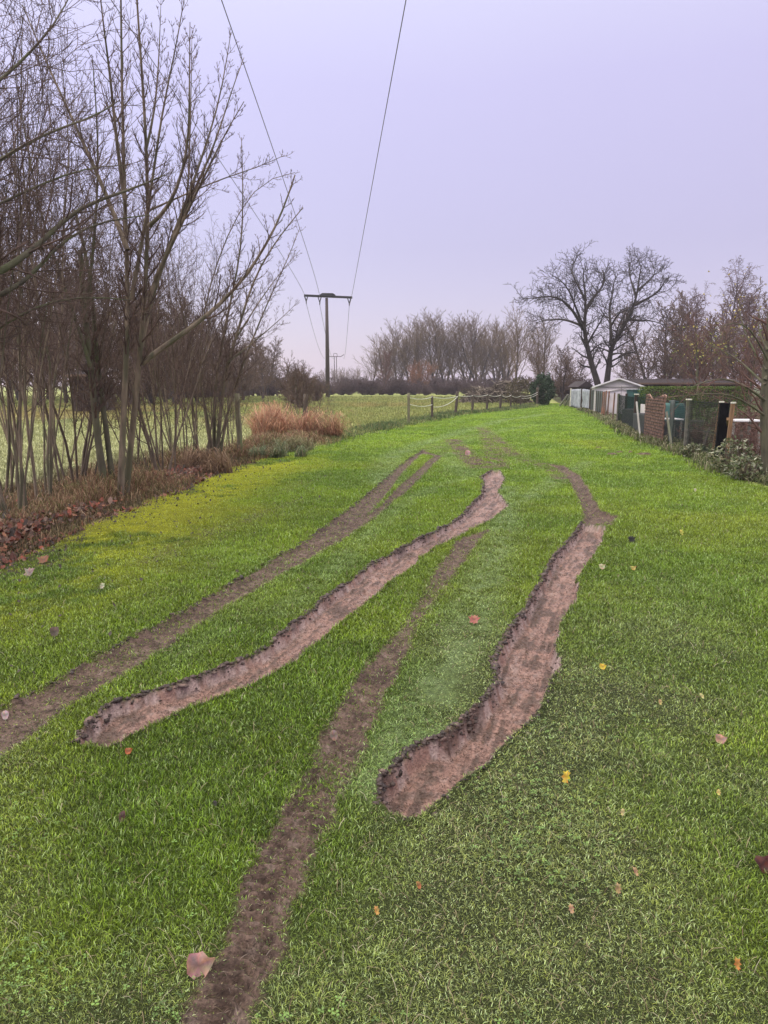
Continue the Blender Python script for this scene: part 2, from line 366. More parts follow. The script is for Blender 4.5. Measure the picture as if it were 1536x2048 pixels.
# ------------------------------------------------------------ the ground sheet
def ground():
    ys = [-60, -20, -8, -3, -1, 0, .5]
    y = .9
    nr = 1250
    ys += list(.9*np.exp(np.linspace(0, math.log(75/.9), nr)))
    ys += list(75*np.exp(np.linspace(0, math.log(1200/75), 50)[1:]))
    ys = np.array(ys)
    t = np.linspace(-1, 1, 861); s = .62*t+.9*t**5
    Wd = np.maximum(ys, 0)+1.1+np.maximum(-ys, 0)
    X = s[None, :]*Wd[:, None]; Y = np.repeat(ys[:, None], len(t), 1)
    R = surf(X.ravel(), Y.ravel())
    V = np.stack([X.ravel(), Y.ravel(), R['z']], -1)
    nrw, nc = X.shape
    i = (np.arange(nrw-1)[:, None]*nc+np.arange(nc-1)[None, :]).ravel()
    Fq = np.stack([i, i+1, i+nc+1, i+nc], -1)
    ids = R['id'][i]; lawn = R['lawn'][i] > .5
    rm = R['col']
    cls = np.where(ids > 0, ids, np.where(lawn, 0, 6))
    spec = {0: ('lawn', 'lawn', 'mown green grass path running away between the hedge and the garden fence', 'lawn'),
            1: ('muddy_rut', 'mud', 'smooth pinkish mud rut running diagonally up from the left with a torn left lip', 'rut'),
            2: ('muddy_rut', 'mud', 'widest smooth mud rut ending in a rounded hole in the right half of the lawn', 'rut'),
            3: ('tyre_track', 'dirt', 'brown tyre track forking in two far up the lawn, nearest the bare hedge', 'tyre track'),
            4: ('tyre_track', 'dirt', 'straight churned brown tyre track leaving the photo at the bottom edge', 'tyre track'),
            5: ('muddy_patch', 'dirt', 'small churned muddy patch above the far end of the widest rut', 'mud patch'),
            6: ('meadow', 'meadow', 'pale rough meadow behind the bare hedge and rope fence', 'meadow')}
    for c, (nm, mt, lb, ct) in spec.items():
        f = Fq[cls == c]
        if not len(f): continue
        u, inv = np.unique(f.ravel(), return_inverse=True)
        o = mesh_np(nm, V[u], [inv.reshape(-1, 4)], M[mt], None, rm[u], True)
        tag(o, lb, ct, kind='structure')
ground()

# ------------------------------------------------------------ grass
def blades(name, x, y, z, L, Wd, lean, col, matn, label, az=None, tipcol=None, kind='stuff', cat='grass', parent=None, nseg=2):
    n = len(x)
    az = rng.uniform(0, 2*PI, n) if az is None else az
    fa = az+PI/2+rng.normal(0, .7, n)
    wx, wy = np.cos(fa)*Wd/2, np.sin(fa)*Wd/2
    dx, dy = np.cos(az), np.sin(az)
    ks = [0, .45, .8, 1] if nseg == 3 else [0, .55, 1]
    rows = []
    for k in ks[:-1]:
        h = L*np.sqrt(np.maximum(1-lean**2, .02))*(k if nseg == 2 else np.sin(k*PI*.5*(.6+.6*lean))/np.maximum(np.sin(PI*.5*(.6+.6*lean)), .3))
        o = L*lean*k**1.8; w = 1-.35*k**2
        rows.append(np.stack([x+dx*o-wx*w, y+dy*o-wy*w, z+h], -1)); rows.append(np.stack([x+dx*o+wx*w, y+dy*o+wy*w, z+h], -1))
    ht = L*np.sqrt(np.maximum(1-lean**2, .02))
    if nseg == 3: ht = ht*(1-.45*lean)
    else: ht = ht*(1-.25*lean)
    rows.append(np.stack([x+dx*L*lean, y+dy*L*lean, z+ht], -1))
    V = np.stack(rows, 1); m = V.shape[1]
    b = np.arange(n)[:, None]*m
    q = [b+np.array([[2*j, 2*j+1, 2*j+3, 2*j+2]]) for j in range(len(ks)-2)]
    j = 2*(len(ks)-2); tr = b+np.array([[j, j+1, m-1]])
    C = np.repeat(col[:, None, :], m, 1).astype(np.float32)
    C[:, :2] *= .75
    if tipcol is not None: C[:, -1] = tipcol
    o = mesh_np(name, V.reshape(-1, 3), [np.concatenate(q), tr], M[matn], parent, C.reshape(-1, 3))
    if parent is None: tag(o, label, cat, kind=kind)
    return o
def sample(n, y0, y1, p, smax, off=.9):
    # distance by power law, sideways across the wedge in view
    k = 1-p; u = rng.random(n); y = (y0**k+u*(y1**k-y0**k))**(1/k)
    x = rng.uniform(-1, 1, n)*smax*(y+off)
    return x, y
def lawn_grass():
    x, y = sample(1650000, 1.05, 64, .72, .63)
    keep = rng.random(len(x)) < np.clip((y+.2)/2.0, .5, 1)
    x, y = x[keep], y[keep]
    x2, y2 = sample(680000, 1.1, 7, .45, .60)
    fine_ = np.concatenate([np.zeros(len(x), bool), np.ones(len(x2), bool)]); x = np.concatenate([x, x2]); y = np.concatenate([y, y2])
    R = surf(x, y)
    bare = np.clip(R['mud']*1.5+sst(.15, .8, R['dirt'])*.84+(R['lip'] > .55)*.85, 0, 1)
    keep = (R['lawn'] > .45) & (rng.random(len(x)) > bare) & (rng.random(len(x)) > .45*R['moss']) & (rng.random(len(x)) > .8*R['soil'])
    x, y = x[keep], y[keep]; R = {k: v[keep] for k, v in R.items()}; fine_ = fine_[keep]
    n = len(x)
    cl = fbm(x*5, y*5, 3, 61); tuft = sst(.1, .7, fbm(x*2.2, y*2.2, 3, 62))
    sc = (np.maximum(y, 1.8)/2)**.22
    lush = 1-R['worn']
    L = .0225*sc*(.65+.7*rng.random(n))*(1+.35*cl)*(.70+.40*lush+.3*tuft)*(1-.25*R['pale'])*(1-.45*R['dirt'])*(1-.5*R['moss'])
    L = np.minimum(L, .075)*np.where(fine_, .72, 1)
    Wd = .0022*(np.maximum(y, 1.6)/2)**.72*(.7+.6*rng.random(n))*np.where(fine_, .85, 1)
    lean = np.clip(.15+rng.beta(2, 2, n)*.72+.26*R['worn']+.35*R['pale']+.3*R['dirt'], .03, .97)
    va = .58-.38*sst(2.5, 11, y)
    c = R['grass']*(1+va*rng.uniform(-1, 1.1, n))[:, None]*(1+.20*cl[:, None])
    t = rng.random(n)
    yel = (t < .10)[:, None]; c = np.where(yel, c*.5+np.array((.20, .22, .03))*.6, c)
    pl = ((t > .90-.08*R['worn']))[:, None]; c = np.where(pl, c*.45+np.array((.26, .34, .15)), c)
    st = ((t > .12) & (t < .12+.025+.14*R['dirt']+.02*R['worn']))[:, None]; c = np.where(st, np.array((.24, .19, .11))*rng.uniform(.6, 1.2, n)[:, None], c)
    c = np.clip(c, .004, .6)
    up_ = np.where(fine_, .50, (1.12+.30*R['worn'])*np.where(rng.random(n) < .4, .62, 1.2)); up_ = 1+(up_-1)*(.15+.85*sst(7, 2.5, y))  # fine under-layer darkened, most upper blades brightened: gap shade held in blade colour
    c = c*up_[:, None]
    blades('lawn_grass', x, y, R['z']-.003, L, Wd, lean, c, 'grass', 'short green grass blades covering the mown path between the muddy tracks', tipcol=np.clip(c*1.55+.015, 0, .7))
lawn_grass()
def clover():
    x, y = sample(60000, 1.15, 5.5, .9, .62)
    R = surf(x, y)
    p = .6*sst(-.1, .8, fbm(x*1.7, y*1.7, 3, 71)+.3*fbm(x*9, y*9, 2, 72))*(.25+.75*R['worn'])*sst(6, 3, y)
    k = (rng.random(len(x)) < p) & (R['mud'] < .05) & (R['dirt'] < .3) & (R['lip'] < .3) & (R['lawn'] > .9)
    x, y, z = x[k], y[k], R['z'][k]; n = len(x)
    hh = rng.uniform(.010, .026, n); V = []; Fc = []; C = []
    r = rng.uniform(.0028, .0062, n); a0 = rng.uniform(0, 2*PI, n)
    base = np.stack([x, y, z+hh], -1)
    tri = []
    for k3 in range(3):
        a = a0+k3*2*PI/3
        for (q, w, up) in ((.15, 0, 0), (1.0, -.62, .25), (1.75, -.35, .3), (1.62, 0, .12), (1.75, .35, .3), (1.0, .62, .25)):
            px = np.cos(a)*q*r-np.sin(a)*w*r; py = np.sin(a)*q*r+np.cos(a)*w*r
            tri.append(base+np.stack([px, py, up*r+rng.normal(0, .1, n)*r], -1))
    V = np.stack(tri, 1); b = np.arange(n)[:, None]*18
    fs = np.concatenate([b+np.array([[j*6+i for i in range(6)]]) for j in range(3)])
    c = np.array((.145, .24, .055))*rng.uniform(.4, 1.5, n)[:, None]
    C = np.repeat(c[:, None, :], 18, 1)
    tag(mesh_np('clover', V.reshape(-1, 3), [fs], M['grass'], None, C.reshape(-1, 3)), 'small greyish clover leaves among the worn grass in the foreground', 'clover', kind='stuff')
clover()
def lawn_weeds():
    x, y = sample(5200, 1.2, 9, .6, .6)
    R = surf(x, y); k = (R['mud'] < .02) & (R['dirt'] < .2) & (R['lip'] < .2) & (R['lawn'] > .9) & (rng.random(len(x)) < .25+.75*R['worn'])
    x, y = x[k], y[k]; z = R['z'][k]+.008; n = len(x)
    c = np.array([(.34, .28, .17), (.26, .20, .12), (.42, .38, .26), (.16, .11, .07)])[rng.integers(0, 4, n)]*rng.uniform(.6, 1.1, n)[:, None]
    blades('dead_straw', x, y, z, rng.uniform(.03, .075, n), .0022*(y/2)**.6, rng.uniform(.85, .98, n), c, 'dry', 'dead straws lying loose on the worn green turf', cat='straw', nseg=3)
lawn_weeds()
def track_litter():                 # pressed-down straws and crumbs lying in the brown tracks
    x, y = sample(150000, 1.2, 18, .8, .62)
    R = surf(x, y); k = (R['dirt'] > .3) & (rng.random(len(x)) < .75)
    x, y = x[k], y[k]; z = R['z'][k]+.002; n = len(x)
    L = rng.uniform(.010, .034, n)*(np.maximum(y, 2)/2)**.35; Wd = .0022*(y/2)**.7
    pal = np.array([(.17, .115, .095), (.06, .04, .032), (.12, .095, .05), (.06, .08, .025), (.26, .20, .17)])
    c = pal[rng.integers(0, 5, n)]*rng.uniform(.6, 1.2, n)[:, None]
    blades('trampled_straw', x, y, z, L, Wd, rng.uniform(.88, .99, n), c, 'dry', 'flattened dead grass stems pressed into the brown tyre tracks', cat='straw')
    x, y = sample(260000, 1.8, 13, .8, .40, .5)
    R = surf(x, y); k = (R['mud'] > .8) & (rng.random(len(x)) < .8); x, y = x[k], y[k]; z = R['z'][k]+.001; n = len(x)
    pal = np.array([(.30, .19, .165), (.085, .052, .042), (.20, .12, .10), (.36, .26, .23), (.14, .10, .06)])
    c = pal[rng.choice(5, n, p=[.3, .3, .25, .09, .06])]*rng.uniform(.6, 1.2, n)[:, None]
    blades('rut_fibres', x, y, z, rng.uniform(.006, .026, n)*(np.maximum(y, 2)/2)**.3, .0022*(y/2)**.7, rng.uniform(.9, .995, n), c, 'dry', 'fine torn roots and mud crumbs smeared across the smooth ruts', cat='roots', az=rng.normal(-.35, .6, n)+PI*rng.integers(0, 2, n))
    # clods along the torn lips
    pts = []
    for S in (SA, SB, SD_):
        seg = S.L
        for (x0, y0), (x1, y1) in zip(seg[:-1], seg[1:]):
            l = math.hypot(x1-x0, y1-y0)
            for q in range(int(l*(210 if S is not SD_ else 50))):
                t = rnd.random(); pts.append((x0+(x1-x0)*t+rnd.gauss(-.004, .011), y0+(y1-y0)*t+rnd.gauss(.002, .011), rnd.uniform(.003, .0095)*(1 if rnd.random() < .9 else 1.5)))
        for (x0, y0), (x1, y1) in zip(S.R[:-1], S.R[1:]):
            l = math.hypot(x1-x0, y1-y0)
            for q in range(int(l*60)):
                t = rnd.random(); pts.append((x0+(x1-x0)*t+rnd.gauss(0, .02), y0+(y1-y0)*t+rnd.gauss(0, .02), rnd.uniform(.002, .007)))
    P = np.array(pts); zz = surf(P[:, 0], P[:, 1])['z']
    t = (1+5**.5)/2
    ico = np.array([(-1,t,0),(1,t,0),(-1,-t,0),(1,-t,0),(0,-1,t),(0,1,t),(0,-1,-t),(0,1,-t),(t,0,-1),(t,0,1),(-t,0,-1),(-t,0,1)])/1.9
    tr = np.array([(0,11,5),(0,5,1),(0,1,7),(0,7,10),(0,10,11),(1,5,9),(5,11,4),(11,10,2),(10,7,6),(7,1,8),(3,9,4),(3,4,2),(3,2,6),(3,6,8),(3,8,9),(4,9,5),(2,4,11),(6,2,10),(8,6,7),(9,8,1)])
    n = len(P)
    V = ico[None]*P[:, 2][:, None, None]*rng.uniform(.35, 1.7, (n, 12, 1))*np.stack([rng.uniform(.7, 2.2, n), rng.uniform(.7, 2.2, n), rng.uniform(.5, 1.1, n)], -1)[:, None, :]
    V += np.stack([P[:, 0], P[:, 1], zz+P[:, 2]*.2], -1)[:, None, :]
    c = np.array((.06, .038, .032))*rng.uniform(.5, 1.5, n)[:, None]; c[rng.random(n) < .25] *= 2.0
    fs = (np.arange(n)[:, None, None]*12+tr[None]).reshape(-1, 3)
    tag(mesh_np('mud_clods', V.reshape(-1, 3), [fs], M['mud'], None, np.repeat(c[:, None], 12, 1).reshape(-1, 3)), 'dark crumbled clods of mud along the torn edges of the ruts', 'mud', kind='stuff')
track_litter()
def meadow_grass():
    x, y = sample(330000, 5, 100, .75, .66)
    R = surf(x, y)
    k = (R['lawn'] < .5) & (R['dL'] < .3) & (R['dirt'] < .3)
    x, y = x[k], y[k]; R = {q: v[k] for q, v in R.items()}; n = len(x)
    L = (.05+.05*rng.random(n))*(np.maximum(y, 6)/8)**.35*(1+.5*R['mid']); Wd = .004*(y/3)**.9
    c = R['field']*rng.uniform(.6, 1.35, n)[:, None]
    blades('meadow_grass', x, y, R['z'], np.clip(L, .02, .22), Wd, rng.uniform(.2, .8, n), c, 'dry', 'pale rough pasture grass in the field behind the rope fence')
    # taller bank along the rope fence
    n = 26000; y = rng.uniform(19, 57, n); x = xl(y)+rng.normal(-.55, .38, n)
    nz = fbm(x*1.1, y*1.1, 3, 81); k = rng.random(n) < sst(-.5, .4, nz); x, y, nz = x[k], y[k], nz[k]; n = len(x)
    c = np.array((.10, .145, .055))*rng.uniform(.6, 1.4, n)[:, None]; t = rng.random(n) < .2; c[t] = np.array((.24, .21, .10))
    L = rng.uniform(.10, .24, n)*(1+.9*np.maximum(nz, 0)); blades('fence_bank_grass', x, y, np.zeros(n)-.02, L, .022*(y/30), rng.uniform(.3, .85, n), c, 'dry', 'longer grey-green tufts along the foot of the rope fence')
meadow_grass()
def verge():
    # dry verge along the hedge foot
    n = 52000; y = 4.2+16.5*rng.random(n)**1.1; x = xl(y)-.2+rng.normal(-.55, .5, n)
    nz = fbm(x*1.3, y*1.3, 3, 91); k = (x < xl(y)+.12) & (rng.random(n) < sst(-.6, .5, nz)); x, y, nz = x[k], y[k], nz[k]; n = len(x)
    pal = np.array([(.26, .17, .105), (.17, .095, .06), (.32, .23, .14), (.13, .13, .045), (.20, .10, .065)])
    c = pal[rng.integers(0, 5, n)]*rng.uniform(.5, 1.7, n)[:, None]
    L = rng.uniform(.08, .30, n)*(1+.9*nz)*np.where(x > xl(y)-.45, .5, 1)*np.interp(y, [5, 9, 14], [.8, .8, 1.2]); z = surf(x, y)['z']-.01
    blades('dry_verge_grass', x, y, z, L, .0045*(y/6)**.8, rng.beta(2, 2, n)*.9, c, 'dry', 'tangled dry brown grass at the foot of the bare hedge', nseg=3)
    # tussocks beside the leaning post
    def tuss(cx, cy, r, hgt, n, pal, name, label, lean=(.5, .95), azb=None):
        a = rng.uniform(0, 2*PI, n); q = r*np.sqrt(rng.random(n))
        px, py = cx+q*np.cos(a)*1.2, cy+q*np.sin(a)
        az = a+rng.normal(0, .5, n) if azb is None else rng.normal(azb, .7, n)
        nc = 7; ci = rng.integers(0, nc, n); ox, oy = rng.normal(0, r*.75, nc), rng.normal(0, r*.5, nc); caz = rng.uniform(0, 2*PI, nc); hs = rng.uniform(.55, 1.2, nc)
        px = cx+ox[ci]+(px-cx)*.35; py = cy+oy[ci]+(py-cy)*.35; az = caz[ci]+rng.normal(0, .9, n); hgt = hgt*hs[ci]
        c = np.array(pal)[rng.integers(0, len(pal), n)]*rng.uniform(.65, 1.25, n)[:, None]
        L = hgt*rng.uniform(.3, 1.35, n)
        o = blades(name, px, py, np.zeros(n)-.01, L, .011, rng.uniform(*lean, n), c, 'dry', label, az=az, kind=None, cat='grass tussock', nseg=3)
        o['group'] = 'grass tussocks by the wooden posts'
    cop = [(.50, .25, .16), (.36, .17, .11), (.56, .32, .22), (.26, .13, .09), (.40, .27, .16)]
    gx, gy = G(548, 885)
    tuss(gx-.35, gy+1.2, .50, .98, 2200, cop, 'grass_tussock', 'tall copper-coloured grass tussock just right of the leaning mossy post', (.3, .8))
    tuss(gx+.75, gy+1.4, .60, .85, 2200, cop, 'grass_tussock', 'wide drooping copper grass tussock in front of the far wooden post', (.5, .97))
    gx, gy = G(553, 915); tuss(gx, gy, .34, .36, 700, [(.17, .22, .13), (.13, .18, .08), (.27, .28, .17), (.24, .20, .12)], 'grass_tussock', 'blue-green grass tussock at the lawn edge below the copper tussocks')
    gx, gy = G(610, 900); tuss(gx, gy, .5, .42, 1300, [(.26, .22, .12), (.2, .15, .09), (.14, .16, .07)], 'grass_tussock', 'low straw-coloured tussock where the hedge verge tapers out')
    gx, gy = G(440, 945); tuss(gx-.2, gy, .35, .5, 900, [(.3, .2, .13), (.2, .12, .08)], 'grass_tussock', 'brown tussock at the foot of the leaning mossy post')
    # right-hand fence foot
    n = 26000; y = rng.uniform(9, 46, n); x = xr(y)+rng.normal(.12, .2, n); nz = fbm(x*1.3, y*1.3, 3, 95)
    k = rng.random(n) < sst(-.5, .4, nz); x, y, nz = x[k], y[k], nz[k]; n = len(x)
    pal = np.array([(.14, .17, .06), (.22, .20, .11), (.30, .26, .18), (.09, .12, .04)])
    c = pal[rng.integers(0, 4, n)]*rng.uniform(.6, 1.2, n)[:, None]
    blades('fence_foot_weeds', x, y, np.zeros(n)-.01, rng.uniform(.06, .24, n)*(1+.5*nz), .012*(y/12), rng.uniform(.2, .9, n), c, 'dry', 'ragged weeds along the foot of the garden fence', cat='weeds', nseg=3)
verge()

# ------------------------------------------------------------ leaves
LEAF = {'maple': [(0,-.55),(.1,-.3),(.42,-.38),(.36,-.12),(.6,.1),(.33,.14),(.3,.42),(.13,.28),(0,.62),(-.13,.28),(-.3,.42),(-.33,.14),(-.6,.1),(-.36,-.12),(-.42,-.38),(-.1,-.3)],
        'oval': [(0,-.5),(.2,-.32),(.34,-.05),(.3,.22),(.12,.45),(0,.55),(-.14,.44),(-.3,.2),(-.32,-.06),(-.2,-.33)],
        'torn': [(-.1,-.5),(.28,-.42),(.5,-.1),(.62,.12),(.34,.2),(.1,.5),(-.08,.42),(-.42,.34),(-.5,.05),(-.44,-.3)],
        'oak': [(0,-.6),(.1,-.35),(.24,-.38),(.16,-.15),(.34,-.08),(.2,.1),(.3,.28),(.1,.3),(0,.55),(-.1,.3),(-.28,.26),(-.17,.08),(-.33,-.1),(-.15,-.16),(-.22,-.38),(-.08,-.35)]}
def leaf(u, v, size, kind, c, label, tilt=.35, parent=None):
    x, y = G(u, v); z = zat(x, y)
    size *= .9; o = LEAF[kind]; a = rnd.uniform(0, 6.28); cu = rnd.uniform(.12, .3)
    V = []; C = []
    rings = (1.0, .55)
    for f in rings:
        for px, py in o:
            V.append((px*f*size, py*f*size, size*(cu*((px*f)**2*4.0)+.16*math.sin(py*f*5)+rnd.uniform(0, .07)))); C.append([q*rnd.uniform(.45, .8) for q in c])
    V.append((0, 0, 0)); C.append([q*.4 for q in c]); n = len(o)
    Q = [(i, (i+1) % n, n+(i+1) % n, n+i) for i in range(n)]; Tr = [(n+i, n+(i+1) % n, 2*n) for i in range(n)]
    ob = mesh_np('fallen_leaf', V, [Q, Tr], M['leaf'], None, np.array(C))
    # stalk as its own part
    ob.location = (x, y, z+.020*(1+.5*(y > 4))); ob.rotation_euler = (rnd.uniform(-.1, .1)+tilt, rnd.uniform(-.15, .15), a if tilt < .3 else rnd.uniform(-.6, .6))
    s = tubes([([(0, -.5*size, 0), (.02*size, -.75*size, .03*size), (.07*size, -.95*size, 0)], [.0011]*3)], 4, 'leaf_stalk', M['postwood'], ob)
    tag(ob, label, 'leaf', 'fallen leaves on the lawn')
for a in [(398,1945,.074,'torn',(.46,.25,.22),'large pale pink leaf beside the bottom end of the brown tyre track'),
          (948,1250,.075,'maple',(.55,.22,.16),'reddish pink leaf in the grass left of the widest mud rut'),
          (1132,1560,.062,'oak',(.75,.50,.03),'bright yellow leaf right of the rounded end of the widest rut'),
          (753,1833,.030,'oak',(.65,.36,.10),'small orange leaf right of the bottom brown track'),
          (837,1782,.028,'oval',(.42,.16,.05),'rust-brown leaf half sunk in the worn foreground grass'),
          (1142,1828,.032,'oak',(.60,.36,.20),'small curled tan leaf in the foreground below the yellow leaf'),
          (1472,1948,.036,'oak',(.62,.28,.06),'orange leaf near the bottom right corner of the lawn'),
          (1437,1588,.030,'oak',(.70,.55,.16),'little yellow leaf far right, level with the bright yellow one'),
          (1270,1750,.034,'oak',(.60,.34,.20),'thin salmon-coloured leaf fragment in the right foreground'),
          (1235,1786,.038,'oak',(.50,.32,.15),'ragged straw-brown leaf just below the salmon-coloured fragment'),
          (1440,1485,.050,'torn',(.55,.30,.22),'pinkish tan leaf at the right side of the lawn'),
          (1522,1740,.066,'torn',(.10,.02,.015),'dark red leaf at the right edge of the photo'),
          (205,1180,.065,'oak',(.62,.58,.40),'cream-white leaf on the mossy grass near the hedge'),
          (1203,1140,.060,'torn',(.62,.55,.33),'cream leaf right of the widest rut, level with its middle'),
          (1265,1143,.052,'torn',(.58,.44,.10),'yellow leaf right of the cream leaf beside the widest rut'),
          (1362,1073,.085,'oak',(.75,.65,.12),'yellow leaf high on the right half of the lawn'),
          (258,1507,.034,'torn',(.45,.11,.03),'orange-red leaf just below the rounded end of the left rut'),
          (245,1640,.045,'oval',(.09,.025,.02),'dark maroon leaf in the left foreground grass'),
          (430,1612,.026,'oval',(.03,.025,.02),'tiny black leaf in the lush grass left of the brown track'),
          (1205,1342,.040,'torn',(.72,.52,.05),'small yellow leaf just right of the bend of the widest rut'),
          (1262,1087,.085,'maple',(.02,.018,.014),'black curled leaf on the grass right of the muddy patch'),
          (1320,1412,.036,'oak',(.55,.40,.16),'faded straw leaf on the lawn right of the widest rut'),
          (1403,1400,.034,'oval',(.65,.55,.25),'pale yellow leaf low in the grass at the right'),
          (1245,1630,.032,'oak',(.62,.48,.22),'small straw-coloured leaf below the bright yellow leaf'),
          (935,911,.20,'oval',(.60,.36,.32),'pale pink leaf scrap in the faint dirt above the ruts'),
          (668,1468,.060,'oval',(.25,.15,.13),'greyish pink leaf lying on the middle brown track'),
          (10,1427,.055,'oval',(.50,.35,.34),'pale leaf on the leftmost track at the left edge'),
          (1288,1600,.0,'oval',(0,0,0),''),
          (110,1275,.09,'oval',(.10,.06,.045),'dark brown leaf in the mossy grass near the left edge'),
          (1390,985,.07,'oak',(.6,.57,.42),'cream leaf on the lawn near the garden fence'),
          (60,1150,.11,'maple',(.42,.28,.27),'pale mauve leaf on the bare soil at the left edge'),
          (88,1122,.11,'maple',(.34,.15,.08),'russet leaf just above the pale mauve leaf by the hedge')]:
    if a[2] > 0: leaf(*a, tilt=.45 if a[1] > 1100 else .6)
def litter():
    n = 7000
    y = 4.6+9*rng.random(n)**1.3; x = xl(y)-.12+rng.normal(-.35, .40, n)
    k = (x < xl(y)+.25+.25*rng.random(n)) & (rng.random(n) < sst(-.5, .3, fbm(x*1.5, y*1.5, 3, 99))); x, y = x[k], y[k]
    n2 = 620; y2 = rng.uniform(3.6, 15, n2); x2 = xl(y2)+rng.exponential(.75, n2); x = np.concatenate([x, x2]); y = np.concatenate([y, y2]); n = len(x)
    z = surf(x, y)['z']+rng.uniform(.01, .13, n)*np.where(x < xl(y)-.15, 1, .25)
    size = np.where(x < xl(y)+.1, rng.uniform(.022, .055, n), rng.uniform(.010, .026, n))*(.8+y/14*.25)
    o = np.array(LEAF['maple'][::2]); m = len(o); a = rng.uniform(0, 6.28, n); tx, ty = rng.normal(0, .6, n), rng.normal(.3, .5, n)
    px = o[None, :, 0]*np.cos(a)[:, None]-o[None, :, 1]*np.sin(a)[:, None]; py = o[None, :, 0]*np.sin(a)[:, None]+o[None, :, 1]*np.cos(a)[:, None]
    V = np.stack([x[:, None]+px*size[:, None], y[:, None]+py*size[:, None], z[:, None]+size[:, None]*(px*tx[:, None]+py*ty[:, None]+.5*px**2)], -1)
    V = np.concatenate([V, np.stack([x, y, z-.15*size], -1)[:, None]], 1)
    b = np.arange(n)[:, None, None]*(m+1); tr = np.array([(i, (i+1) % m, m) for i in range(m)])[None]
    pal = np.array([(.22, .05, .028), (.14, .04, .026), (.26, .11, .06), (.09, .04, .03), (.22, .13, .10), (.05, .03, .024)])
    c = pal[rng.integers(0, 6, n)]*rng.uniform(.6, 1.2, n)[:, None]; c[x > xl(y)+.1] = np.array((.05, .035, .025))
    tag(mesh_np('leaf_litter', V.reshape(-1, 3), [(b+tr).reshape(-1, 3)], M['leaf'], None, np.repeat(c[:, None], m+1, 1).reshape(-1, 3)), 'russet and dark fallen leaves heaped under the bare hedge', 'leaf litter', kind='stuff')
litter()

#@@VEG
# ------------------------------------------------------------ bare trees
def nrm(v):
    l = math.sqrt(v[0]*v[0]+v[1]*v[1]+v[2]*v[2])+1e-9; return (v[0]/l, v[1]/l, v[2]/l)
def cross(a, b): return (a[1]*b[2]-a[2]*b[1], a[2]*b[0]-a[0]*b[2], a[0]*b[1]-a[1]*b[0])
def branch(out, lvl, p, d, L, r, S):
    s = S[lvl]; n = s.get('n', 4); st = L/n; up = s.get('up', 0.)/n; wg = s.get('wig', .12)
    pts = [p]; rr = [r]; tip = s.get('tip', .3)
    for i in range(n):
        d = nrm((d[0]+rnd.gauss(0, wg), d[1]+rnd.gauss(0, wg), d[2]+rnd.gauss(0, wg)+up))
        p = (p[0]+d[0]*st, p[1]+d[1]*st, p[2]+d[2]*st); pts.append(p); rr.append(r*(1-(1-tip)*(i+1)/n))
    out[lvl].append((pts, rr))
    if lvl+1 < len(S): spawn(out, lvl+1, pts, rr, L, S)
def spawn(out, lvl, pts, rr, L, S):
    c = S[lvl]; k = c.get('k', 6); k = max(1, int(k*rnd.uniform(.8, 1.2))) if 'per' not in c else max(1, int(L*c['per']*rnd.uniform(.8, 1.2)))
    t0 = c.get('t0', .25); opp = c.get('opp', False); n = len(pts)-1; az = rnd.uniform(0, 6.28)
    steps = k//2+1 if opp else k
    for j in range(steps):
        t = t0+(1-t0)*(j+rnd.random()*.7)/steps; t = min(t, .999)
        i = int(t*n); f = t*n-i; a, b = pts[i], pts[i+1]
        p = (a[0]+(b[0]-a[0])*f, a[1]+(b[1]-a[1])*f, a[2]+(b[2]-a[2])*f); R = rr[i]+(rr[i+1]-rr[i])*f
        tg = nrm((b[0]-a[0], b[1]-a[1], b[2]-a[2]))
        s1 = nrm(cross(tg, (0, 0, 1) if abs(tg[2]) < .9 else (1, 0, 0))); s2 = cross(tg, s1)
        az += 2.4 if not opp else 1.57+rnd.gauss(0, .3)
        for q in range(2 if opp else 1):
            A = az+q*PI+rnd.gauss(0, .2); an = c.get('ang', .8)+rnd.gauss(0, c.get('angv', .15))
            ca, sa = math.cos(an), math.sin(an)
            d = (tg[0]*ca+(s1[0]*math.cos(A)+s2[0]*math.sin(A))*sa, tg[1]*ca+(s1[1]*math.cos(A)+s2[1]*math.sin(A))*sa, tg[2]*ca+(s1[2]*math.cos(A)+s2[2]*math.sin(A))*sa)
            ln = c.get('len', .5)*(L if 'abs' not in c else 1)*(1-c.get('tap', .5)*t)*rnd.uniform(.65, 1.25)
            branch(out, lvl, p, d, ln, max(min(R*c.get('rr', .5), R*.9), c.get('rmin', .002)), S)
def tree_obj(name, out, split, mats, loc, label, cat='tree', group=None, sides=(8, 5, 3, 3, 3), off=(0, 0, 0)):
    root = empty(name, loc, 0, label, cat, group)
    for part, lv, m in (('trunk', range(0, split), mats[0]), ('crown', range(split, len(out)), mats[1])):
        groups = {}
        for l in lv: groups.setdefault(sides[l], []).extend(out[l])
        items = list(groups.items())
        if not items: continue
        # one mesh per part: join the differently sided tubes
        Vs = []; Fs = []; base = 0
        for sd, pl in items:
            if not pl: continue
            t = tubes(pl, sd, 'tmp', mats[0], off=off); me = t.data
            v = np.empty(len(me.vertices)*3, np.float32); me.vertices.foreach_get('co', v)
            l = np.empty(len(me.loops), np.int32); me.loops.foreach_get('vertex_index', l)
            Vs.append(v.reshape(-1, 3)); Fs.append(l.reshape(-1, 4)+base); base += len(me.vertices)
            D.objects.remove(t); D.meshes.remove(me)
        if Vs: mesh_np(part, np.concatenate(Vs), [np.concatenate(Fs)], m, root, smooth=True)
    return root
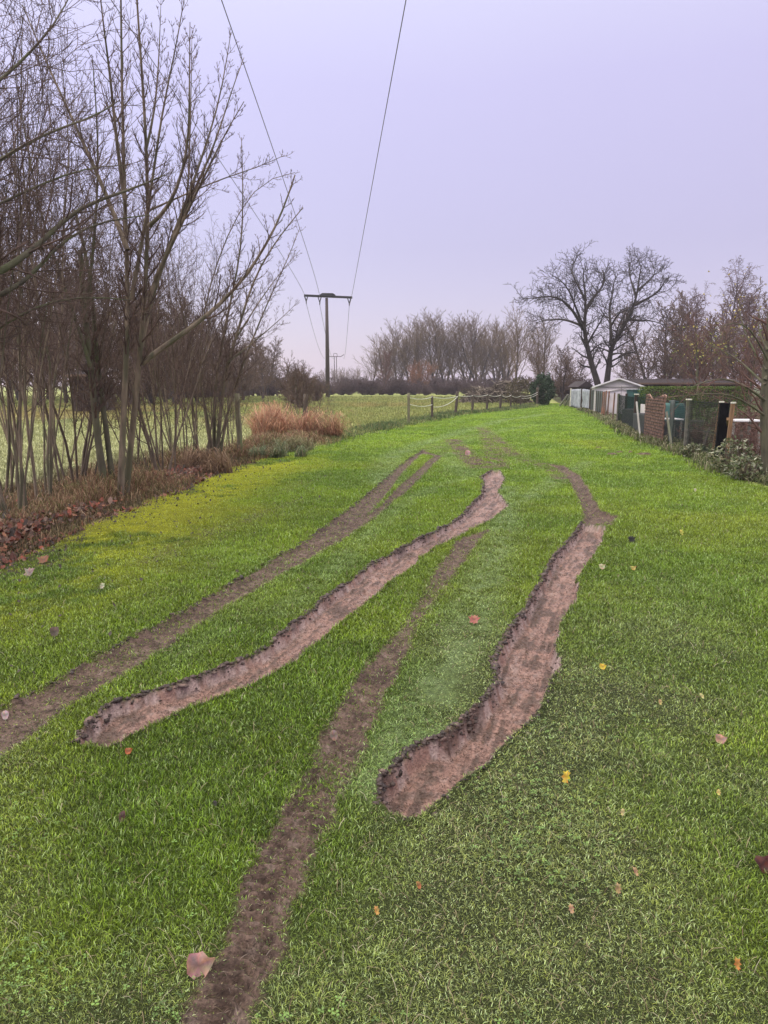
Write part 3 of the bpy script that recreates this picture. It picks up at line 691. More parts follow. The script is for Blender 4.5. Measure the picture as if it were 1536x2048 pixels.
def dup(o, loc, rz, sc, label, name=None, group=None):
    c = o.copy(); COL.objects.link(c); c.location = loc; c.rotation_euler = (0, 0, rz); c.scale = sc if isinstance(sc, tuple) else (sc, sc, sc)
    c['label'] = label
    if group: c['group'] = group
    for ch in o.children:
        d = ch.copy(); COL.objects.link(d); d.parent = c
        for g in ch.children:
            e = g.copy(); COL.objects.link(e); e.parent = d
    return c
ORD = ['first', 'second', 'third', 'fourth', 'fifth', 'sixth', 'seventh', 'eighth', 'ninth', 'tenth', 'eleventh', 'twelfth', 'thirteenth', 'fourteenth', 'fifteenth', 'sixteenth', 'seventeenth', 'eighteenth', 'nineteenth', 'twentieth']

def resamp(pts, n):
    P = np.array(pts, float); d = np.concatenate([[0], np.cumsum(np.linalg.norm(np.diff(P, axis=0), axis=1))]); t = np.linspace(0, d[-1], n)
    # smooth catmull-like by cubic-ish interpolation
    Q = np.stack([np.interp(t, d, P[:, i]) for i in range(3)], -1)
    for _ in range(2): Q[1:-1] = (Q[:-2]+2*Q[1:-1]+Q[2:])/4
    return [tuple(q) for q in Q], d[-1]
def traced(limbs, S, Y0, jit=.0):
    """limbs: (depth offset start, end, r0, r1, child amount, px list)"""
    out = [[] for _ in S]
    for dy0, dy1, r0, r1, px in limbs:
        n = len(px); pts = []
        for i, (u, v) in enumerate(px):
            Y = Y0+dy0+(dy1-dy0)*i/(n-1)
            pts.append(W(u, v, Y))
        if pts[0][2] < .35: pts[0] = (pts[0][0], pts[0][1], -.05)
        pts, L = resamp(pts, max(8, n*2)); m = len(pts)
        pts = [(p[0]+rnd.gauss(0, jit), p[1]+rnd.gauss(0, jit), p[2]) for p in pts]
        rr = [r0+(r1-r0)*(i/(m-1))**.8 for i in range(m)]
        out[0].append((pts, rr)); spawn(out, 1, pts, rr, L, S)
    return out

# the multi-stemmed maple that leans over the grass
S = [dict(), dict(per=7, t0=.28, ang=.75, abs=1, len=.62, tap=.72, rr=.42, n=5, up=.55, wig=.06, opp=True, tip=.45, rmin=.0035),
     dict(per=15, t0=.2, ang=.7, len=.38, tap=.4, rr=.6, n=3, up=.5, wig=.07, opp=True, tip=.6, rmin=.0028),
     dict(per=8, t0=.3, ang=.6, len=.4, tap=.3, rr=.7, n=2, up=.4, wig=.08, opp=True, tip=.8, rmin=.0022)]
limbs = [(0, .3, .052, .010, [(240,1000),(248,800),(258,620),(253,520),(250,400),(245,250),(243,100),(241,-60)]),
         (.2, -.3, .050, .010, [(250,998),(275,760),(290,600),(298,450),(292,250),(280,100),(270,-60)]),
         (-.3, -.9, .028, .004, [(298,452),(333,430),(362,360),(378,290),(379,150),(380,44)]),
         (.1, .9, .04, .004, [(280,700),(300,600),(352,455),(405,350),(440,262),(465,170),(488,115)]),
         (0, .5, .032, .004, [(297,600),(335,500),(380,385),(412,290),(440,205),(462,64)]),
         (0, -.7, .03, .004, [(310,560),(352,470),(410,350),(455,255),(488,203)]),
         (.2, 1.3, .04, .01, [(282,727),(330,690),(400,645),(450,600),(500,545),(560,440),(590,350)]),
         (0, .6, .014, .003, [(300,420),(395,378),(450,355),(500,340),(550,320),(570,310)]),
         (0, -.5, .03, .005, [(262,600),(285,480),(310,330),(325,210),(350,110),(368,0)]),
         (-.1, -.8, .03, .005, [(250,400),(232,280),(222,160),(205,40),(195,-60)]),
         (-.2, .5, .035, .006, [(255,500),(210,380),(150,250),(90,120),(45,10)]),
         (.2, .7, .02, .003, [(345,480),(375,440),(378,330),(382,200),(384,60)]),
         (.3, .5, .02, .003, [(292,300),(310,230),(318,120),(322,0)])]
out = traced(limbs, S, 10.0)
bx, by = G(245, 1000)
tree_obj('maple_tree', out, 1, (M['bark'], M['twig']), (bx, by, 0), 'tall multi-stemmed bare maple at the lawn edge with paired upturned twigs', group='bare trees of the left hedge', off=(bx, by, 0))
# its neighbour whose branches reach right towards the pole
limbs = [(0, .6, .05, .009, [(433,912),(440,823),(455,723),(478,660),(492,600),(520,530),(560,470),(606,415)]),
         (.2, -.4, .045, .006, [(430,915),(425,820),(440,700),(462,600),(484,500),(487,400),(483,275)]),
         (0, 1, .035, .005, [(437,905),(458,800),(520,640),(555,560),(585,500),(600,455)]),
         (.2, .8, .03, .005, [(425,910),(405,800),(395,690),(420,560),(470,430),(535,340),(590,345)]),
         (-.2, -.8, .03, .004, [(428,910),(415,820),(380,690),(350,560),(330,450)]),
         (0, .8, .02, .003, [(470,680),(520,600),(560,545),(600,500)]),
         (0, .8, .02, .003, [(455,725),(500,690),(560,640),(600,600)])]
out = traced(limbs, S, 15.4)
bx, by = G(433, 915)
tree_obj('maple_tree', out, 1, (M['bark'], M['twig']), (bx, by, 0), 'slender bare tree left of the leaning post, branches reaching towards the pole', group='bare trees of the left hedge', off=(bx, by, 0))
# pale mossy leaning stem
limbs = [(0, .3, .062, .035, [(212,985),(198,900),(190,830),(183,740),(170,640),(160,500)]), (0, .3, .03, .006, [(183,740),(140,600),(90,470),(60,330),(30,150)]), (0, 0, .03, .006, [(170,640),(190,480),(200,300),(185,120)]),
         (.1, .6, .05, .02, [(228,985),(215,880),(205,800),(190,700),(185,560),(150,420)])]
S2 = [dict()]+[dict(s) for s in S[1:]]
out = traced(limbs, S2, 10.6); bx, by = G(215, 985)
tree_obj('hedge_tree', out, 1, (M['mossbark'], M['twig']), (bx, by, 0), 'thick mossy stem left of the tall maple, pale green bark', group='bare trees of the left hedge', off=(bx, by, 0))
# tree outside the left edge whose mossy limbs sweep in
limbs = [(-1.5, 0, .06, .007, [(-330,700),(-150,620),(0,545),(45,520),(91,478),(155,410),(246,387),(330,350)]),
         (-1, .5, .035, .005, [(-150,620),(0,600),(60,560),(120,480),(200,440),(300,430)]),
         (-1.5, -.3, .032, .005, [(-330,500),(-100,380),(0,322),(50,285),(115,255),(200,235),(240,200)]),
         (-1.2, .2, .032, .005, [(-330,420),(-120,250),(-20,180),(60,110),(120,40),(150,-30)]),
         (-1, .6, .03, .005, [(-300,800),(-100,720),(20,640),(90,600),(170,590),(260,600)]),
         (-1, .2, .028, .005, [(-330,300),(-150,120),(-40,40),(30,-30)]),
         (-1.2, .3, .026, .004, [(-250,600),(-60,430),(40,390),(120,350),(190,330),(260,330)]),
         (-1.7, -1.6, .16, .09, [(-345,1225),(-340,900),(-330,600),(-330,300),(-320,-100)])]
S3 = [dict(), dict(per=8, t0=.25, ang=.75, abs=1, len=.95, tap=.5, rr=.4, n=5, up=.25, wig=.12, tip=.4, rmin=.004),
      dict(per=11, t0=.15, ang=.8, len=.42, tap=.4, rr=.55, n=3, up=.3, wig=.12, tip=.6, rmin=.0025),
      dict(per=9, t0=.2, ang=.7, len=.45, tap=.3, rr=.7, n=2, up=.2, wig=.12, tip=.8, rmin=.002)]
out = traced(limbs, S3, 8.2); p = W(-345, 1225, 6.5)
tree_obj('hedge_tree', out, 1, (M['mossbark'], M['twig']), (p[0], p[1], 0), 'mossy-limbed tree at the left edge whose branches sweep in over the hedge', group='bare trees of the left hedge', off=(p[0], p[1], 0))

# thicket shrubs: four kinds, many copies
def thicket(h, stems, spread, k1=13, k2=8, k3=3, r0=.016, seedless=False):
    Sx = [dict(n=9, wig=.05, up=.10, tip=.22), dict(k=k1, t0=.26, ang=.62, len=.34, tap=.45, rr=.5, n=5, up=.35, wig=.12, tip=.4, rmin=.004),
          dict(k=k2, t0=.15, ang=.7, len=.42, tap=.4, rr=.6, n=3, up=.2, wig=.14, tip=.6, rmin=.003), dict(k=k3, t0=.2, ang=.7, len=.5, tap=.3, rr=.7, n=2, up=.1, wig=.14, tip=.8, rmin=.0024)]
    out = [[] for _ in Sx]
    for i in range(stems):
        a = rnd.uniform(0, 6.28); q = rnd.uniform(.02, .22); tl = rnd.uniform(.02, spread)
        b = (q*math.cos(a), q*math.sin(a), -.05); d = nrm((math.cos(a)*tl, math.sin(a)*tl, 1))
        branch(out, 0, b, d, h*rnd.uniform(.55, 1.05), r0*rnd.uniform(.6, 1.3), Sx)
    return out
protos = []
for i, (h, st, sp) in enumerate(((5.2, 8, .32), (4.2, 9, .42), (6.4, 6, .25), (3.6, 8, .5))):
    protos.append(thicket(h, st, sp))
GRP = 'bare shrubs of the left hedge'
spots = [(30,1040,0,1.0),(95,1010,2,1.0),(150,985,1,1.1),(-60,1080,0,1.05),(330,955,1,1.0),(370,935,0,.9),(310,930,2,.95),(400,925,3,1.1),(10,985,2,1.1),
         (120,940,0,1.1),(40,925,2,1.1),(270,920,3,1.1),(345,900,2,.9),(455,905,3,.75)]
first = {}
for i, (u, v, k, sc) in enumerate(spots):
    x, y = G(u, v); lb = f'{ORD[i]} thin-stemmed bare shrub of the dense hedge left of the leaning post'
    names = ['dark multi-stemmed shrub at the far left edge of the hedge', 'tall straight-stemmed shrub near the left edge of the hedge', 'broad twiggy shrub between the left edge and the mossy stem', 'shrub beyond the left edge, only its twigs reaching in',
             'twiggy shrub right behind the tall maple', 'many-stemmed shrub between the tall maple and the slender tree', 'thin tall shrub close behind the right stem of the tall maple', 'low spreading shrub just left of the slender tree',
             'tall shrub at the left edge, second row of the hedge', 'bushy shrub in the second row behind the broad twiggy one', 'tall narrow shrub at the back near the left edge', 'low dense shrub behind the foot of the tall maple', 'tall thin shrub at the back between maple and slender tree', 'small shrub touching the leaning mossy post']
    if k not in first:
        first[k] = tree_obj('bare_shrub', protos[k], 1, (M['darkbark'] if k % 2 else M['bark'], M['twig']), (x, y, 0), names[i], 'shrub', GRP, sides=(6, 3, 3, 3)); first[k].scale = (sc, sc, sc)
    else: dup(first[k], (x, y, 0), rnd.uniform(0, 6.28), sc*rnd.uniform(.9, 1.1), names[i])

# ---- saplings and small bushes in the gap by the posts
g = thicket(1.9, 7, .55, 6, 4, 1, .014)
x, y = G(620, 872)
sap = tree_obj('bare_shrub', g, 1, (M['darkbark'], M['twig']), (x, y, 0), 'small open bare shrub beside the far wooden post', 'shrub', 'small bare shrubs by the wooden posts', sides=(5, 3, 3, 3))
x, y = G(560, 868); dup(sap, (x, y, 0), 2, 1.05, 'small bare shrub rising behind the copper grass')
x, y = G(655, 868); dup(sap, (x, y, 0), 4, .7, 'sprawling low twigs right of the far wooden post')
x, y = G(590, 845); dup(sap, (x, y, 0), 1, 1.2, 'thin bare shrub behind the far wooden post')

# ---- far trees
def far_tree(h, r, k=(26, 9, 6), ang=(.7, .7, .6), ln=(.42, .42, .45), up=(.3, .2, .1), t0=.16, tw=.02, wig=.1, stems=1, tap=.5, split=.0):
    Sx = [dict(n=8, wig=.025+wig*.15, up=.2, tip=.12), dict(k=k[0], t0=t0, ang=ang[0], len=ln[0], tap=tap, rr=.42, n=5, up=up[0], wig=wig, tip=.3, rmin=tw*1.3),
          dict(k=k[1], t0=.15, ang=ang[1], len=ln[1], tap=.4, rr=.5, n=4, up=up[1], wig=wig, tip=.5, rmin=tw), dict(k=k[2], t0=.15, ang=ang[2], len=ln[2], tap=.3, rr=.7, n=2, up=up[2], wig=wig*1.2, tip=.6, rmin=tw*.8)]
    out = [[] for _ in Sx]
    for i in range(stems):
        a = i*6.28/max(stems, 1)+rnd.uniform(-.4, .4)
        d = nrm((math.cos(a)*split, math.sin(a)*split, 1)); branch(out, 0, (0, 0, -.2), d, h*rnd.uniform(.9, 1.05), r, Sx)
    return out
def at_ground(u, Y): return ((u-768)/F*Y/CP*1.0*(CP), Y, 0) if False else (W(u, 770, Y)[0], Y, 0)
def height(Y, vtop): return W(768, vtop, Y)[2]
# poplars at the end of the meadow
pop = []
for q in range(3):
    pop.append(far_tree(16, .24, (28, 10, 5), (.55, .55, .55), (.60, .36, .42), (.60, .3, .2), .12, .026, .08, stems=(2, 3, 1)[q], split=.16, tap=.62))
PG = 'tall bare trees in the row at the end of the meadow'
plist = [(742,690,172,2),(770,676,170,1),(797,665,172,0),(822,650,170,1),(846,648,171,2),(868,645,168,0),(890,641,170,1),(912,640,168,2),(934,643,171,0),(955,645,168,1),(975,648,170,2),(992,652,172,0),(1008,655,168,1)]
pfirst = {}
pl = ['leftmost tree of the row at the end of the meadow, lowest crown', 'second tree from the left in the far row, above the reddish tree', 'third tree from the left in the far row', 'fourth tree from the left in the far row, above the orange bush',
      'fifth tree from the left in the far row', 'sixth tree from the left in the far row', 'middle tree of the far row at the end of the meadow', 'sixth tree from the right in the far row', 'fifth tree from the right in the far row',
      'fourth tree from the right in the far row', 'third tree from the right in the far row, above the brush pile', 'second tree from the right in the far row', 'last tree of the far row, right above the brush pile']
for i, (u, vt, Y, k) in enumerate(plist):
    loc = at_ground(u, Y); sc = height(Y, vt)/17.0
    if k not in pfirst:
        pfirst[k] = tree_obj('bare_poplar', pop[k], 1, (M['fartrunk'], M['polartwig']), loc, pl[i], 'tree', PG, sides=(6, 4, 3, 3)); pfirst[k].scale = (sc*1.45, sc*1.45, sc)
    else: dup(pfirst[k], loc, rnd.uniform(0, 6.28), (sc*1.45, sc*1.45, sc), pl[i])
u, Y = 1030, 120
loc = at_ground(u, Y); sc = height(Y, 612)/17
dup(pfirst[2], loc, 1.3, (sc*1.1, sc*1.1, sc), 'tall slim bare tree between the far row and the big spreading tree', group='single bare trees on the right')
loc = at_ground(1082, 105); sc = height(105, 640)/17; dup(pfirst[0], loc, 2.3, (sc*1.2, sc*1.2, sc), 'bare tree behind the dark evergreen bush', group='single bare trees on the right')
# coloured trees in front of the row
o = tree_obj('red_tree', far_tree(7.5, .15, (26, 9, 6), (.6, .6, .6), (.40, .4, .4), tw=.035), 1, (M['fartrunk'], M['redtwig']), at_ground(768, 135), 'small reddish bare tree in front of the far row')
sc = height(135, 702)/7.5; o.scale = (sc, sc, sc)
o = tree_obj('orange_bush', far_tree(5, .10, (24, 9, 6), (.7, .6, .6), (.55, .4, .4), t0=.05, tw=.03, stems=3, split=.4), 1, (M['orangetwig'], M['orangetwig']), at_ground(838, 135), 'orange-brown bare bush in front of the middle of the far row', 'bush')
sc = height(135, 725)/5; o.scale = (sc, sc, sc*1.0)
# dark woodland beyond the meadow on the left
wood = [far_tree(14, .26, (30, 10, 7), (.75, .7, .6), (.36, .42, .45), (.35, .2, .1), .12, .042, .1, stems=s_, split=.18) for s_ in (1, 2, 2)]
wf = {}
WG = 'bare trees of the wood beyond the meadow'
wl = [(-80,470,70,0),(-20,500,75,1),(40,480,72,2),(95,520,78,0),(150,510,72,1),(200,545,78,2),(245,560,74,0),(295,560,80,1),(335,590,78,2),(375,600,84,0),(412,620,86,1),(448,655,92,2),(480,672,98,0),(505,668,100,1),(532,672,104,2),(555,684,108,0),(20,600,60,2),(130,610,62,1),(230,640,62,0),(330,660,64,2)]
for i, (u, vt, Y, k) in enumerate(wl):
    loc = at_ground(u, Y); sc = height(Y, vt)/14.5
    lb = f'{ORD[i]} tree from the left in the dark wood seen through the hedge' if i < 11 else (f'{ORD[15-i]} tree from the right end of the dark wood beyond the meadow' if i < 16 else f'{ORD[i-16]} lower tree from the left at the front edge of the dark wood')
    if k not in wf:
        wf[k] = tree_obj('woodland_tree', wood[k], 1, (M['fartrunk'], M['fartwig']), loc, lb, 'tree', WG, sides=(6, 4, 3, 3)); wf[k].scale = (sc*1.15, sc*1.15, sc)
    else: dup(wf[k], loc, rnd.uniform(0, 6.28), (sc*1.15, sc*1.15, sc), lb)
ml = [(255,610,58,0,'brown tree in the middle of the wood front, right behind the tall maple'),(300,625,60,1,'brown tree of the wood front seen right of the tall maple'),(350,640,57,2,'low brown tree of the wood front between maple and slender tree'),(395,655,62,0,'low tree of the wood front behind the slender bare tree'),
      (440,668,66,1,'low tree of the wood front just above the leaning mossy post'),(485,680,74,2,'low tree of the wood front right of the leaning mossy post'),(525,690,80,0,'last low tree of the wood front before the round bush'),(80,640,54,1,'low brown tree of the wood front near the left edge'),(180,650,54,0,'low brown tree of the wood front behind the mossy stem')]
for u, vt, Y, k, lb in ml:
    q = height(Y, vt)/14.5; dup(wf[k], at_ground(u, Y), rnd.uniform(0, 6.28), (q*1.5, q*1.5, q), lb)
# scrub bushes
def bush(h, stems, k=(12, 8, 6), r=.04, tw=.02, spread=.9, wig=.14):
    Sx = [dict(n=5, wig=wig*.7, up=.15, tip=.3), dict(k=k[0], t0=.05, ang=.7, len=.5, tap=.4, rr=.6, n=4, up=.25, wig=wig, tip=.4, rmin=tw*1.2),
          dict(k=k[1], t0=.1, ang=.75, len=.45, tap=.3, rr=.7, n=3, up=.1, wig=wig, tip=.6, rmin=tw), dict(k=k[2], t0=.1, ang=.75, len=.5, tap=.3, rr=.8, n=2, up=0, wig=wig, tip=.7, rmin=tw*.8)]
    out = [[] for _ in Sx]
    for i in range(stems):
        a = i*2.4; tl = spread*rnd.uniform(.1, 1)
        branch(out, 0, (.1*math.cos(a), .1*math.sin(a), -.1), nrm((math.cos(a)*tl, math.sin(a)*tl, 1)), h*rnd.uniform(.6, 1)*.85, r, Sx)
    return out
rb = tree_obj('round_bush', bush(4.0, 12, (14, 8, 6), .05, .012, .75), 1, (M['mossbark'], M['fartwig']), at_ground(600, 48), 'round twiggy bare bush at the meadow edge left of the pole', 'bush', 'bushes around the meadow')
sc = height(48, 694)/4.0; rb.scale = (sc*.8, sc*.8, sc)
dup(rb, at_ground(585, 62), 2, (sc*1.0, sc*1.0, sc*.95), 'bare bush just behind and left of the round bush by the pole')
dup(rb, at_ground(632, 70), 1, (sc*.7, sc*.7, sc*.7), 'low bare bush between the round bush and the pole')
sb = None
SG = 'purple-brown scrub bushes along the far end of the meadow'
proto_s = bush(2.9, 13, (10, 7, 5), .03, .024, 1.0)
k = 0
ss = [(660+i*21+rnd.uniform(-5, 5), 112+rnd.uniform(-4, 8), rnd.uniform(.75, 1.1)) for i in range(16)]+[(440+i*26, 100+i*1.5, rnd.uniform(.9, 1.3)) for i in range(8)]+[(1130+i*22, 78, 1.0) for i in range(2)]+[(250+i*24+rnd.uniform(-4, 4), 88+rnd.uniform(0, 5), 1.15) for i in range(10)]+[(648+i*26+rnd.uniform(-4, 4), 138+rnd.uniform(0, 6), 1.25) for i in range(17)]
for i, (u, Y, s_) in enumerate(ss):
    lb = (f'{ORD[i]} scrub bush from the pole along the far end of the meadow' if i < 16 else f'{ORD[i-16]} scrub bush from the left below the right end of the dark wood' if i < 24 else f'{ORD[i-24]} scrub bush right of the dark evergreen bush' if i < 26 else f'{ORD[i-26]} scrub bush from the left below the middle of the wood' if i < 36 else f'{ORD[i-36]} bush from the pole in the back row of far scrub')
    if sb is None: sb = tree_obj('scrub_bush', proto_s, 1, (M['scrub'], M['scrub']), at_ground(u, Y), lb, 'bush', SG, sides=(4, 3, 3, 3)); sb.scale = (s_*1.2, s_*1.2, s_)
    else: dup(sb, at_ground(u, Y), rnd.uniform(0, 6), (s_*1.3, s_*1.2, s_), lb)
# faint shrubs near the distant pylon
for i, u in enumerate((690, 712, 735, 650, 672)):
    dup(pfirst[(i % 3)], at_ground(u, 215+i*4), i, (.45, .45, height(215, 738)/17), ['pale thin tree right of the distant pylon', 'pale far tree midway between pylon and tree row', 'pale far tree left of the far row', 'pale far tree behind the pole', 'pale far tree behind the distant pylon'][i], group='pale trees around the distant pylon')

# ---- the big spreading tree on the right
SW = [dict(), dict(per=3.0, t0=.25, ang=.8, abs=1, len=2.2, tap=.25, rr=.42, n=6, up=.30, wig=.17, tip=.25, rmin=.024),
      dict(per=3.6, t0=.15, ang=.8, len=.45, tap=.3, rr=.5, n=4, up=.15, wig=.2, tip=.4, rmin=.017),
      dict(per=5.2, t0=.2, ang=.8, len=.55, tap=.3, rr=.65, n=3, up=.1, wig=.22, tip=.6, rmin=.014),
      dict(per=5.0, t0=.2, ang=.8, len=.5, tap=.3, rr=.7, n=2, up=.1, wig=.2, tip=.7, rmin=.011)]
limbs = [(0, 0, 0.336, 0.030, [(1206,808),(1194,761),(1181,722),(1174,691),(1167,659),(1171,635),(1171,607),(1171,575),(1164,555),(1167,535)]),
         (0, -3, 0.144, 0.024, [(1167,659),(1153,631),(1129,600),(1101,590),(1070,597),(1045,597)]),
         (0, 2, 0.112, 0.024, [(1164,652),(1133,638),(1101,638),(1072,645)]),
         (0, 2.5, .15, .04, [(1171,620),(1182,600),(1205,575),(1212,555),(1205,540)]),
         (0, -2, 0.112, 0.024, [(1167,655),(1150,610),(1135,572),(1118,556),(1100,548)]),
         (0, 3, 0.104, 0.018, [(1171,600),(1150,560),(1140,540),(1150,520)]),
         (0, -3, 0.096, 0.018, [(1174,690),(1190,660),(1205,640),(1215,600)]),
         (0, 0, 0.320, 0.030, [(1208,808),(1215,754),(1220,712),(1222,691),(1241,666),(1255,638),(1270,610),(1276,575),(1279,550),(1283,530)]),
         (0, 2, 0.160, 0.024, [(1222,691),(1222,645),(1216,617),(1227,590),(1224,565),(1236,548)]),
         (0, -3, 0.128, 0.024, [(1270,610),(1296,597),(1314,586),(1326,572),(1332,556)]),
         (0, 3, 0.104, 0.018, [(1276,580),(1300,560),(1313,545),(1305,530)]),
         (0, -2, 0.104, 0.018, [(1255,638),(1280,642),(1305,640),(1328,650)]),
         (0, 3, 0.096, 0.018, [(1222,705),(1206,697),(1182,694)]), (0, -2, 0.096, 0.018, [(1220,710),(1237,705),(1262,712)]),
         (0, -2, 0.096, 0.018, [(1223,650),(1238,625),(1260,618)]),
         (0, 3, 0.096, 0.018, [(1272,595),(1262,560),(1255,540),(1262,525)])]
out = traced(limbs, SW, 60); bx, by, _ = at_ground(1205, 60)
tree_obj('spreading_tree', out, 1, (M['walnut'], M['walnut']), (bx, by, 0), 'big dark tree with two leaning trunks and a wide bare crown behind the white shed', off=(bx, by, 0), sides=(8, 5, 3, 3, 3))
# woodland behind and right of it
RG = 'bare trees of the wood behind the gardens'
rl = [(1125,690,75,1,'low dark bare tree just left of the big two-trunked tree'),(1150,705,82,2,'low bare tree behind the left trunk of the big tree'),(1090,690,88,0,'bare tree behind the evergreen bush, right of the slim tree'),
      (1300,610,85,0,'bare tree behind the right side of the big crown'),(1335,600,88,1,'purple-brown tree right of the big crown'),(1365,585,84,2,'tall brown tree midway between big crown and birch'),
      (1400,580,86,0,'tall tree just left of the drooping birch'),(1500,580,80,1,'tall tree right of the drooping birch'),(1540,590,84,2,'tall tree at the right edge of the wood'),
      (1260,690,78,1,'low tree seen beneath the right half of the big crown'),(1430,620,72,2,'brown tree in front of the drooping birch'),(1330,670,66,0,'lower brown tree behind the long dark roof'),(1390,660,66,1,'lower brown tree left of the leafy orchard tree'),(1480,640,64,2,'lower tree behind the clipped hedge end')]
for u, vt, Y, k, lb in rl:
    sc = height(Y, vt)/14.5; dup(wf[k], at_ground(u, Y), rnd.uniform(0, 6), (sc*1.15, sc*1.15, sc), lb, group=RG)
bir = far_tree(15, .2, (34, 9, 7), (.55, .7, .8), (.34, .45, .5), (.5, -.35, -.7), .15, .022, .09)
o = tree_obj('birch_tree', bir, 1, (M['fartrunk'], M['birchtwig']), at_ground(1452, 74), 'tall birch with drooping purplish twigs, highest on the far right'); sc = height(74, 530)/15.5; o.scale = (sc*1.1, sc*1.1, sc)
dup(o, at_ground(1500, 79), 2, (sc*.85, sc*.85, sc*.84), 'smaller purplish birch right of the tallest one'); dup(o, at_ground(1378, 80), 4, (sc*.9, sc*.9, sc*.86), 'smaller purplish birch left of the tallest one')

# leaves on a few garden trees
def leaf_cloud(n, ctr, rad, size, pal, name, parent, seed=0):
    P = np.clip(rng.normal(0, .42, (n, 3)), -.8, .8)*np.array(rad)+np.array(ctr)
    a = rng.normal(0, 1, (n, 3)); a /= np.linalg.norm(a, axis=1)[:, None]; b = np.cross(a, rng.normal(0, 1, (n, 3))); b /= np.linalg.norm(b, axis=1)[:, None]
    s = size*rng.uniform(.6, 1.3, n)[:, None]
    V = np.stack([P-a*s, P-b*s*.5, P+a*s, P+b*s*.5], 1)
    c = np.array(pal)[rng.integers(0, len(pal), n)]*rng.uniform(.6, 1.3, n)[:, None]
    return mesh_np(name, V.reshape(-1, 3), [np.arange(n*4).reshape(-1, 4)], M['leaf'], parent, np.repeat(c[:, None], 4, 1).reshape(-1, 3))
ot = far_tree(4.6, .11, (20, 9, 6), (.95, .8, .7), (.55, .45, .45), (.35, .2, .15), .22, .008, .17, stems=1)
orch = tree_obj('orchard_tree', ot, 1, (M['mossbark'], M['redtwig']), at_ground(1400, 32), 'bare reddish orchard tree with a few yellow-green leaves behind the clipped hedge', 'tree', 'orchard trees in the gardens')
sc = height(32, 640)/4.4; orch.scale = (sc, sc, sc)
leaf_cloud(320, (0, 0, 3.1), (1.6, 1.6, 1.3), .05, [(.28, .3, .07), (.4, .33, .08), (.2, .24, .07)], 'leaves', orch)
sc = height(22, 690)/4.4; d = dup(orch, at_ground(1500, 22), 2.2, (sc, sc, sc), 'bare orchard tree spreading low over the white table'); 
for c in list(d.children):
    if c.name.startswith('leaves'): D.objects.remove(c)
sc = height(27, 600)/4.4; dup(orch, at_ground(1545, 27), 4.0, (sc*.8, sc*.8, sc), 'orchard tree with yellowing leaves at the right edge of the gardens')
# tree at the right edge
limbs = [(0, .1, .085, .05, [(1537,972),(1531,900),(1528,840),(1530,760),(1535,700),(1545,600)]),
         (0, 1.2, .022, .005, [(1530,770),(1500,740),(1460,705),(1420,690)]), (0, -.8, .024, .005, [(1529,800),(1490,770),(1450,755),(1410,762),(1380,775)]),
         (0, .9, .02, .004, [(1532,740),(1500,690),(1480,640),(1478,600)]), (0, -.6, .02, .004, [(1528,830),(1500,810),(1470,790),(1430,785),(1340,795)]),
         (0, .6, .02, .004, [(1535,700),(1515,660),(1520,610)]), (0, .5, .03, .006, [(1530,760),(1560,690),(1600,620)]), (0, -.5, .018, .004, [(1535,720),(1500,650),(1460,640),(1430,660)])]
out = traced(limbs, [dict(), dict(per=6, t0=.25, ang=.8, abs=1, len=.6, tap=.5, rr=.4, n=4, up=.3, wig=.14, tip=.4, rmin=.004), dict(per=9, t0=.2, ang=.8, len=.45, tap=.3, rr=.6, n=3, up=.1, wig=.14, tip=.6, rmin=.003)], 11.9)
bx, by, _ = at_ground(1536, 11.9)
rt = tree_obj('orchard_tree', out, 1, (M['mossbark'], M['redtwig']), (bx, by, 0), 'slim tree at the right edge with a mossy trunk beside the fence', 'tree', 'orchard trees in the gardens', off=(bx, by, 0), sides=(8, 4, 3))
leaf_cloud(130, (-.3, .3, 2.6), (.9, .9, .9), .022, [(.4, .33, .08), (.55, .42, .1)], 'leaves', rt)

# evergreen bush, clipped hedge, brush pile, ivy
def leafy(name, loc, rad, n, size, pal, label, cat='bush', group=None, boxy=False):
    root = empty(name, loc, 0, label, cat, group)
    a = rng.normal(0, 1, (n, 3)); a /= np.linalg.norm(a, axis=1)[:, None]
    if boxy: 
        P = rng.uniform(-1, 1, (n, 3)); ax = rng.choice(3, n, p=[.15, .45, .4]); P[np.arange(n), ax] = np.sign(P[np.arange(n), ax])*rng.uniform(.93, 1.03, n)
    else:
        f = 1+.42*fbm(a[:, 0]*3+5, a[:, 2]*3+a[:, 1]*2, 3, 3); P = a*(f*rng.uniform(.62, 1.02, n)**.6)[:, None]
    P = P*np.array(rad)+np.array((0, 0, rad[2]*(1.0 if boxy else .9))); P[:, 2] = np.maximum(P[:, 2], .02)
    d = rng.normal(0, 1, (n, 3)); d /= np.linalg.norm(d, axis=1)[:, None]; b = np.cross(d, rng.normal(0, 1, (n, 3))); b /= np.linalg.norm(b, axis=1)[:, None]
    s = size*rng.uniform(.6, 1.4, n)[:, None]
    V = np.stack([P-d*s, P-b*s*.45, P+d*s, P+b*s*.45], 1)
    c = np.array(pal)[rng.integers(0, len(pal), n)]*rng.uniform(.55, 1.35, n)[:, None]
    mesh_np('foliage', V.reshape(-1, 3), [np.arange(n*4).reshape(-1, 4)], M['leaf'], root, np.repeat(c[:, None], 4, 1).reshape(-1, 3))
    polys = []
    for i in range(14 if not boxy else 24):
        q = rnd.uniform(-.7, .7)*rad[0]; e = (q, rnd.uniform(-.6, .6)*rad[1], rad[2]*rnd.uniform(1, 1.6)); s0 = (q*.3 if not boxy else q, 0, -.05)
        polys.append(([s0, tuple((a1+b1)/2+rnd.gauss(0, .04) for a1, b1 in zip(s0, e)), e], [.03, .02, .008]))
    tubes(polys, 4, 'stems', M['darkbark'], root)
    return root
x, y, _ = at_ground(1086, 58)
